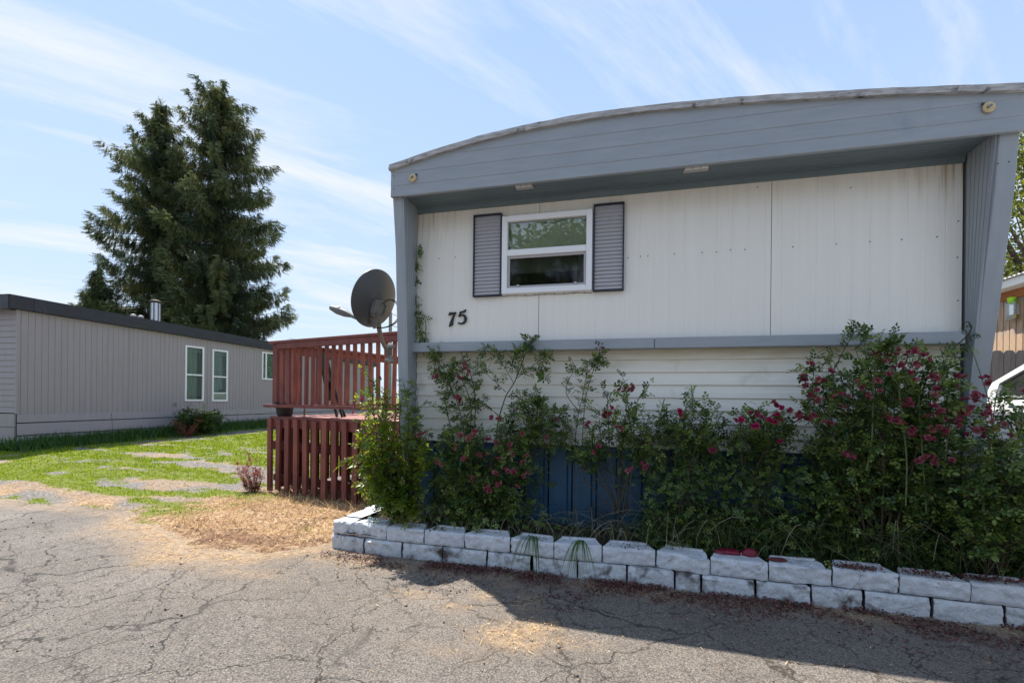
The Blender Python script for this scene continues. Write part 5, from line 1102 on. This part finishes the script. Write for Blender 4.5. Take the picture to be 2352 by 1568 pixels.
# solar lights
for i, (px, py, lab) in enumerate(((1110, 1192, 'clear solar stake light with black cap, leftmost of the three in the bed'), (1427, 1210, 'clear solar stake light with black cap, middle one of the three in the bed'), (1868, 1258, 'clear solar stake light with black cap, rightmost of the three in the bed'))):
    q = at(px, py, 3.68); sl_ = empty('solar_light', (q.x, 3.68, .18), lab, 'garden light', 'solar lights in the flower bed'); T_ = Matrix.Translation((q.x, 3.68, q.z))
    MB().lathe([(.022, .0), (.024, .018), (.010, .026)], 14, T_).build('cap', M['rubber'], sl_, smooth=True)
    MB().lathe([(.017, -.065), (.019, -.0005)], 14, T_).build('lens', M['steel'], sl_, smooth=True)
    MB().lathe([(.009, -.14), (.012, -.067)], 10, T_).build('stake', M['rubber'], sl_, smooth=True)
    MB().lathe([(.014, .027), (.014, .029)], 10, T_).build('solar_cell', M['ntrim'], sl_)

# ---------------------------------------------------------------- spruces
TW_V, TW_T = [], []
for k in range(16):
    u = k / 16; a = k * 2.4; rr = .16 * (1 - u * .6); d0 = np.array([.5 + .3 * u, rr * 0 + math.cos(a), math.sin(a)]) ; c0 = np.array([u, 0, 0]); L = .26 * (1 - .5 * u)
    e0 = c0 + np.array([.6, math.cos(a) * .8, math.sin(a) * .8]) * L; s0 = np.array([-.3, -math.sin(a), math.cos(a)]) * .05
    o_ = len(TW_V); TW_V += [c0 - s0, c0 + s0, e0 + s0 * .5]; TW_T.append([o_, o_ + 1, o_ + 2])
TW_V, TW_T = np.array(TW_V), np.array(TW_T)
def spruce(base, H, prof, seed, label, lean=0, step=.34, extra=()):
    global rng
    rs_ = np.random.default_rng(seed); t_ = empty('spruce_tree', base, label, 'tree', 'spruces behind the grey home'); bx, by, bz = base
    MB().tube([(bx, by, bz - .3), (bx, by, bz + H * .5), (bx + lean, by, bz + H * .98)], [.30, .17, .02], 9).build('trunk', M['bark'], t_, smooth=True)
    lb = MB(); P_, Dd, Sc, Rn = [], [], [], []
    z_ = .8
    while z_ < H - .15:
        f = z_ / H; Rr = np.interp(f, [q[0] for q in prof], [q[1] for q in prof]); nb_ = 7 if f < .9 else 6
        off = rs_.uniform(0, 6.28)
        for k in range(nb_):
            a = off + k * 6.28 / nb_ + rs_.normal(0, .3); L = Rr * rs_.uniform(.55, 1.1) * (1.3 if rs_.random() < .07 else 1)
            if rs_.random() < .16: L *= .4
            d = np.array([math.cos(a), math.sin(a)]); dr = (.10 + .22 * (1 - f)) * L; m = 9; u = np.linspace(0, 1, m)
            zc = z_ + rs_.normal(0, .07) - dr * np.sin(u * 1.9) * 1.1 + .30 * L * u ** 3.5 * (.9 - .5 * f)
            x0 = bx + lean * f
            C_ = np.stack([x0 + d[0] * L * u, by + d[1] * L * u, bz + zc], 1)
            lb.tube([Vector(q) for q in C_], list(np.linspace(.035 * (1 - f) + .012, .004, m)), 4, False)
            nt = int(L * 35) + 5; tone = np.clip(rs_.normal(.42, .2), 0, 1)
            for _ in range(nt):
                s_ = rs_.random() ** .75; i = min(int(s_ * (m - 1)), m - 2); q = C_[i] + (C_[i + 1] - C_[i]) * (s_ * (m - 1) - i)
                tn = C_[i + 1] - C_[i]; tn = tn / np.linalg.norm(tn); side = np.array([-d[1], d[0], 0]) * rs_.choice([-1, 1])
                for q_ in range(3):
                    dd = side * rs_.uniform(.1, 1.0) + tn * rs_.uniform(.3, .9) + np.array([0, 0, -rs_.uniform(.5, 2.6 if s_ < .9 else .5)])
                    pp = q + side * rs_.uniform(0, .25) * L * .5 * (1 - s_ * .8) + np.array([0, 0, -rs_.uniform(0, .32)])
                    P_.append(pp); Dd.append(dd); Sc.append(rs_.uniform(.20, .44) * (.75 + .25 * (1 - f))); Rn.append(np.clip(tone + rs_.normal(0, .14) + .12 * s_, 0, 1))
        z_ += step * rs_.uniform(.75, 1.2) * (1 if f < .8 else .75)
    for k in range(14): P_.append(np.array([bx + lean, by, bz + H - .5 + k * .03])); Dd.append(np.array([rs_.normal(0, .5), rs_.normal(0, .5), 1])); Sc.append(.3); Rn.append(.5)
    lb.build('limbs', M['bark'], t_)['kind'] = 'stuff'
    v_, tt_, r_ = scatter(TW_V, TW_T, np.array(P_), frames(np.array(Dd)), np.array(Sc), np.array(Rn))
    o = link('crown', tri_mesh('crown', v_, tt_, r_), M['spruce'], t_); o['kind'] = 'stuff'
    return t_
spruce((-18.85, 17.9, .3), 15.5, [(0, 3.2), (.25, 3.15), (.5, 2.8), (.68, 2.35), (.8, 1.95), (.9, 1.65), (.96, 1.35), (1, .7)], 5, 'taller right hand spruce with a blunt broad top behind the grey home')
spruce((-21.7, 17.3, .3), 14.9, [(0, 2.8), (.25, 2.7), (.5, 2.45), (.68, 2.2), (.8, 1.7), (.9, 1.1), (1, .2)], 8, 'slimmer left hand spruce with a pointed top behind the grey home')
spruce((-22.3, 15.1, .3), 6.6, [(0, 1.9), (.4, 1.7), (.7, 1.0), (1, .1)], 12, 'short spruce standing at the lower left of the two tall ones', step=.3)

# ---------------------------------------------------------------- leafy trees
def leafy(name, base, H, c, rad, nl, ls, m, label, cat='tree', seed=0, group=None, clumps=40):
    rs_ = np.random.default_rng(seed); t_ = empty(name, base, label, cat, group); b0 = np.array(base, float); c = np.array(c, float); rad = np.array(rad, float)
    tr = MB(); tr.tube([b0 - [0, 0, .2], b0 + (c - b0) * .45, b0 + (c - b0) * .95], [H * .022, H * .016, H * .006], 8); tr.build('trunk', M['bark'], t_, smooth=True)
    lb = MB(); cc = []
    for k in range(clumps):
        d = rs_.normal(0, 1, 3); d /= np.linalg.norm(d); q = c + d * rad * rs_.uniform(.45, 1.0); s_ = b0 + (c - b0) * rs_.uniform(.35, .95)
        lb.tube([s_, (s_ + q) / 2 + [0, 0, rad[2] * .08], q], [H * .006, H * .004, H * .0015], 5, False); cc.append((q, rs_.uniform(.16, .34)))
    lb.build('limbs', M['bark'], t_)['kind'] = 'stuff'
    P_, Rn = [], []
    for q, r_ in cc:
        n_ = nl // clumps; d = rs_.normal(0, 1, (n_, 3)); d /= np.linalg.norm(d, axis=1)[:, None]; P_.append(q + d * rad * r_ * rs_.random((n_, 1)) ** .4); Rn.append(np.clip(rs_.normal(rs_.uniform(.3, .65), .18, n_), 0, 1))
    P_ = np.concatenate(P_); n_ = len(P_)
    tv, tt_ = leaflet(1, .45, 0, 0, 0)
    v_, t2, r_ = scatter(tv, tt_[:, :], P_, frames(rs_.normal(0, 1, (n_, 3)) + [0, 0, -.3]), rs_.uniform(.7, 1.3, n_) * ls, np.concatenate(Rn))
    o = link('crown', tri_mesh('crown', v_, t2, r_), M[m], t_); o['kind'] = 'stuff'; return t_
leafy('leafy_tree', (10.8, 15.5, .2), 9, (10.6, 15.2, 5.6), (3.2, 2.6, 3.4), 15000, .14, 'tleaf', 'sunlit yellow green leafy tree behind the cedar shed on the right', seed=3, clumps=60)
leafy('leafy_tree', (-7.0, 21.5, .3), 4.2, (-7.0, 21.5, 3.0), (2.6, 1.2, 1.5), 9000, .11, 'tleaf', 'small light leafy tree seen through the deck railing', seed=4)
leafy('leafy_tree', (-3, -17, 0), 12, (-3, -17, 7.2), (5, 4, 4.2), 9000, .34, 'tleafd', 'broad green tree across the road behind the viewer, left', seed=5, clumps=60)
leafy('leafy_tree', (7, -19, 0), 11, (7, -19, 6.4), (4.6, 4, 4.0), 8000, .34, 'tleafd', 'broad green tree across the road behind the viewer, right', seed=6, clumps=60)

# ---------------------------------------------------------------- utility pole and wires
up_ = empty('utility_pole', (-8.2, 33.2, .3), 'weathered wooden utility pole far behind the deck', 'utility pole')
q = at(897, 717, 33.2); MB().tube([(q.x, 33.2, 0), (q.x, 33.2, q.z)], [.16, .13], 10).build('post', M['pole'], up_, smooth=True)
for k, dz in enumerate((-.1, -1.0, -1.7)):
    pts = [Vector((q.x + u * 12, 33.2 + u * 4, q.z + dz - 1.3 * math.sin(u * math.pi))) for u in np.linspace(0, 1, 9)]
    MB().tube(pts, .02, 4).build('wire', M['black'], up_)
MB().tube([Vector((q.x, 33.2, q.z - 1.9)), Vector((q.x - 8, 30, q.z - 3.0)), Vector((q.x - 13, 28, q.z - 2.9))], .014, 4).build('wire', M['black'], up_)

# ---------------------------------------------------------------- right side: shed, fence, bag, van
shd = empty('shed', (7.5, 11, .2), 'cedar board shed with white metal eave, sunlit on its left side', 'shed')
y_ = 8.62
bm_ = MB().box(0, 0, 0, .022, .118, 2.9).mesh('wall_board'); bm_.materials.append(M['shed'])
while y_ < 13:
    o = link('wall_board', bm_, None, shd, True); o.location = Vector((5.985 + random.uniform(-.003, .003), y_, .15)) - root_of(shd); y_ += .136
MB().box(6.008, 8.6, .15, 6.06, 13, 3.05).build('wall_backing', M['batten'], shd)
MB().box(6.06, 8.6, .15, 9.5, 8.66, 3.05).build('front_wall', M['shed'], shd)
MB().box(5.955, 8.6, 3.0, 5.984, 13, 3.16).build('header_beam', M['beam'], shd)
MB().box(5.73, 8.2, 3.14, 5.76, 13.3, 3.25).build('eave_board', M['white'], shd)
MB().box(5.76, 8.2, 3.14, 6.06, 13.3, 3.15).build('eave_underside', M['white'], shd)
b = MB(); yy_ = 8.2
while yy_ < 13.3:
    b.add([(5.66, yy_, 3.255), (5.66, yy_ + .045, 3.275), (5.66, yy_ + .09, 3.255), (9.6, yy_, 3.9), (9.6, yy_ + .045, 3.92), (9.6, yy_ + .09, 3.9)], [(0, 1, 4, 3), (1, 2, 5, 4)]); yy_ += .09
b.build('corrugated_roof', M['roof'], shd)
ft = empty('fly_trap', (5.93, 9.35, 2.9), 'clear hanging bag with lime green top and amber bait on the shed wall', 'fly trap')
q = at(2322, 705, 9.35); k_ = 5.90 / q.x; c = Vector((5.90, 9.35 * k_, (q.z - EYE) * k_ + EYE)); fy = c.y
MB().box(5.89, fy - .10, c.z - .20, 5.93, fy + .10, c.z - .125).build('bait', M['amber'], ft, bevel=.01)
MB().box(5.882, fy - .108, c.z - .21, 5.938, fy + .108, c.z + .09).build('bag', M['bag'], ft, bevel=.012)
MB().lathe([(.02, -.05), (.05, .0), (.055, .06), (.03, .07)], 14, Matrix.Translation((5.91, fy, c.z + .09))).build('cap', M['lime'], ft, smooth=True)
MB().tube([(5.91, fy, c.z + .15), (5.94, fy, 3.05)], .003, 5).build('string', M['black'], ft)
ft.location = (0, 0, 0) if False else ft.location
fn = empty('picket_fence', (6, 8.5, .15), 'weathered grey wooden fence of dog eared pickets behind the van', 'fence')
x_ = 4.15
pk = MB().prism([(0, 0), (.138, 0), (.138, 1.90), (.108, 1.935), (.03, 1.935), (0, 1.90)], 0, .018).mesh('picket'); pk.materials.append(M['fence'])
while x_ < 8.6:
    o = link('picket', pk, None, fn, True); o.location = Vector((x_, 8.48 + random.uniform(-.003, .003), .15)) - root_of(fn); x_ += .146
MB().box(4.15, 8.50, .5, 8.6, 8.54, .59).build('rail', M['fence'], fn); MB().box(4.15, 8.50, 1.6, 8.6, 8.54, 1.69).build('rail', M['fence'], fn)

van = empty('parked_van', (4.2, 4.6, .12), 'white minivan parked nose in beside the mobile home', 'minivan')
# side profile (y, z): nose at large y
def vbody(name, prof, x0, x1, tum0, tum1, m, bevel=.02):
    """profile in YZ, with tumblehome: x shifts with height"""
    b = MB(); n_ = len(prof)
    def xx(z, s): t_ = max(0, (z - 1.15) / .75); return (x0 + t_ * tum0) if s == 0 else (x1 - t_ * tum0)
    b.add([(xx(z, 0), y_, z) for y_, z in prof] + [(xx(z, 1), y_, z) for y_, z in prof], [tuple(range(n_))[::-1], tuple(range(n_, 2 * n_))] + [(i, (i + 1) % n_, n_ + (i + 1) % n_, n_ + i) for i in range(n_)])
    return b.build(name, M[m], van, bevel=bevel, smooth=True)
X0, X1 = 3.28, 5.12
vbody('body', [(6.75, .45), (6.78, .75), (6.65, .98), (6.3, 1.12), (5.6, 1.30), (5.45, 1.33), (2.1, 1.36), (1.95, 1.2), (1.92, .5), (2.1, .36), (2.5, .36), (2.55, .62), (2.7, .74), (2.95, .76), (3.2, .70), (3.3, .45), (3.35, .36), (5.3, .36), (5.38, .62), (5.55, .76), (5.8, .78), (6.0, .70), (6.1, .5), (6.15, .36), (6.6, .36)], X0, X1, .12, .12, 'car')
vbody('roof', [(4.62, 1.86), (4.72, 1.84), (4.2, 1.93), (3.0, 1.96), (2.3, 1.90), (2.25, 1.87), (3.0, 1.90), (4.2, 1.88)][0:0] + [(4.70, 1.84), (4.2, 1.93), (3.0, 1.96), (2.3, 1.91), (2.25, 1.86), (4.66, 1.80)], X0, X1, .12, .12, 'car')
def side_piece(pts, x_out, th, name, m):
    def px_(z): return x_out + max(0, (z - 1.15) / .75) * .12
    n_ = len(pts); MB().add([(px_(z), y_, z) for y_, z in pts] + [(px_(z) + th, y_, z) for y_, z in pts], [tuple(range(n_))[::-1], tuple(range(n_, 2 * n_))] + [(i, (i + 1) % n_, n_ + (i + 1) % n_, n_ + i) for i in range(n_)]).build(name, M[m], van, smooth=False)
side_piece([(5.52, 1.40), (5.47, 1.50), (4.66, 1.87), (4.66, 1.81), (5.38, 1.49), (5.40, 1.36), (5.52, 1.33)], X0 + .006, .05, 'pillar', 'car')
side_piece([(5.375, 1.485), (4.66, 1.805), (4.66, 1.79), (5.36, 1.475)], X0 + .004, .03, 'window_seal', 'rubber')
side_piece([(5.36, 1.375), (5.355, 1.47), (4.66, 1.785), (4.1, 1.80), (4.1, 1.375)], X0 + .015, .006, 'side_window', 'carglass')
side_piece([(4.02, 1.375), (4.02, 1.80), (2.6, 1.80), (2.5, 1.375)], X0 + .015, .006, 'side_window', 'carglass')
side_piece([(4.10, 1.36), (4.10, 1.83), (4.02, 1.83), (4.02, 1.36)], X0 + .012, .05, 'pillar', 'rubber')
side_piece([(2.5, 1.36), (2.6, 1.83), (2.25, 1.87), (2.12, 1.36)], X0 + .010, .05, 'pillar', 'car')
MB().add([(X0 + .1, 5.5, 1.36), (X1 - .1, 5.5, 1.36), (X1 - .2, 4.68, 1.83), (X0 + .2, 4.68, 1.83)], [(0, 1, 2, 3)]).build('windshield', M['carglass'], van)
MB().add([(X0 + .1, 2.12, 1.37), (X1 - .1, 2.12, 1.37), (X1 - .2, 2.28, 1.86), (X0 + .2, 2.28, 1.86)], [(3, 2, 1, 0)]).build('rear_window', M['carglass'], van)
MB().add([(X1 - .03, 5.35, 1.375), (X1 - .13, 4.66, 1.80), (X1 - .13, 2.5, 1.8), (X1 - .03, 2.4, 1.375)], [(0, 1, 2, 3)]).build('side_window', M['carglass'], van)
MB().box(X0 + .1, 2.2, 1.2, X1 - .1, 5.3, 1.34).box(X0 + .35, 4.2, 1.3, X0 + .8, 4.35, 1.65).box(X1 - .8, 4.2, 1.3, X1 - .35, 4.35, 1.65).build('seats', M['dark'], van)
hd = MB().box(X0 - .035, 4.98, 1.262, X0 - .012, 5.12, 1.288).box(X0 - .02, 5.0, 1.266, X0 + .01, 5.02, 1.284).box(X0 - .02, 5.09, 1.266, X0 + .01, 5.11, 1.284).build('door_handle', M['alloy'], van, bevel=.004)
MB().box(X0 - .012, 2.6, .60, X0 + .012, 5.3, .66).build('side_moulding', M['car'], van, bevel=.004)
for wy in (5.77, 2.92):
    for wx, sg in ((X0 + .12, -1), (X1 - .12, 1)):
        T_ = Matrix.Translation((wx, wy, .43)) @ Matrix.Rotation(R(90) * sg, 4, 'Y')
        w_ = MB().lathe([(.20, -.1), (.30, -.1), (.325, -.07), (.325, .07), (.30, .1), (.20, .1)], 28, T_).build('wheel', M['rubber'], van, smooth=True)
        MB().lathe([(.21, .06), (.2, .085), (.05, .09), (.03, .1)], 20, T_).build('rim', M['alloy'], w_, smooth=True)
for hx in (X0 + .08, X1 - .38): MB().box(hx, 6.6, .80, hx + .30, 6.78, .95).build('headlight', M['bag'], van, bevel=.02)
for hx in (X0 + .02, X1 - .14): MB().box(hx, 1.91, .85, hx + .12, 1.95, 1.3).build('tail_light', M['redstone'], van, bevel=.01)
MB().box(X0 + .05, 1.86, .42, X1 - .05, 1.93, .68).build('bumper', M['car'], van, bevel=.02)
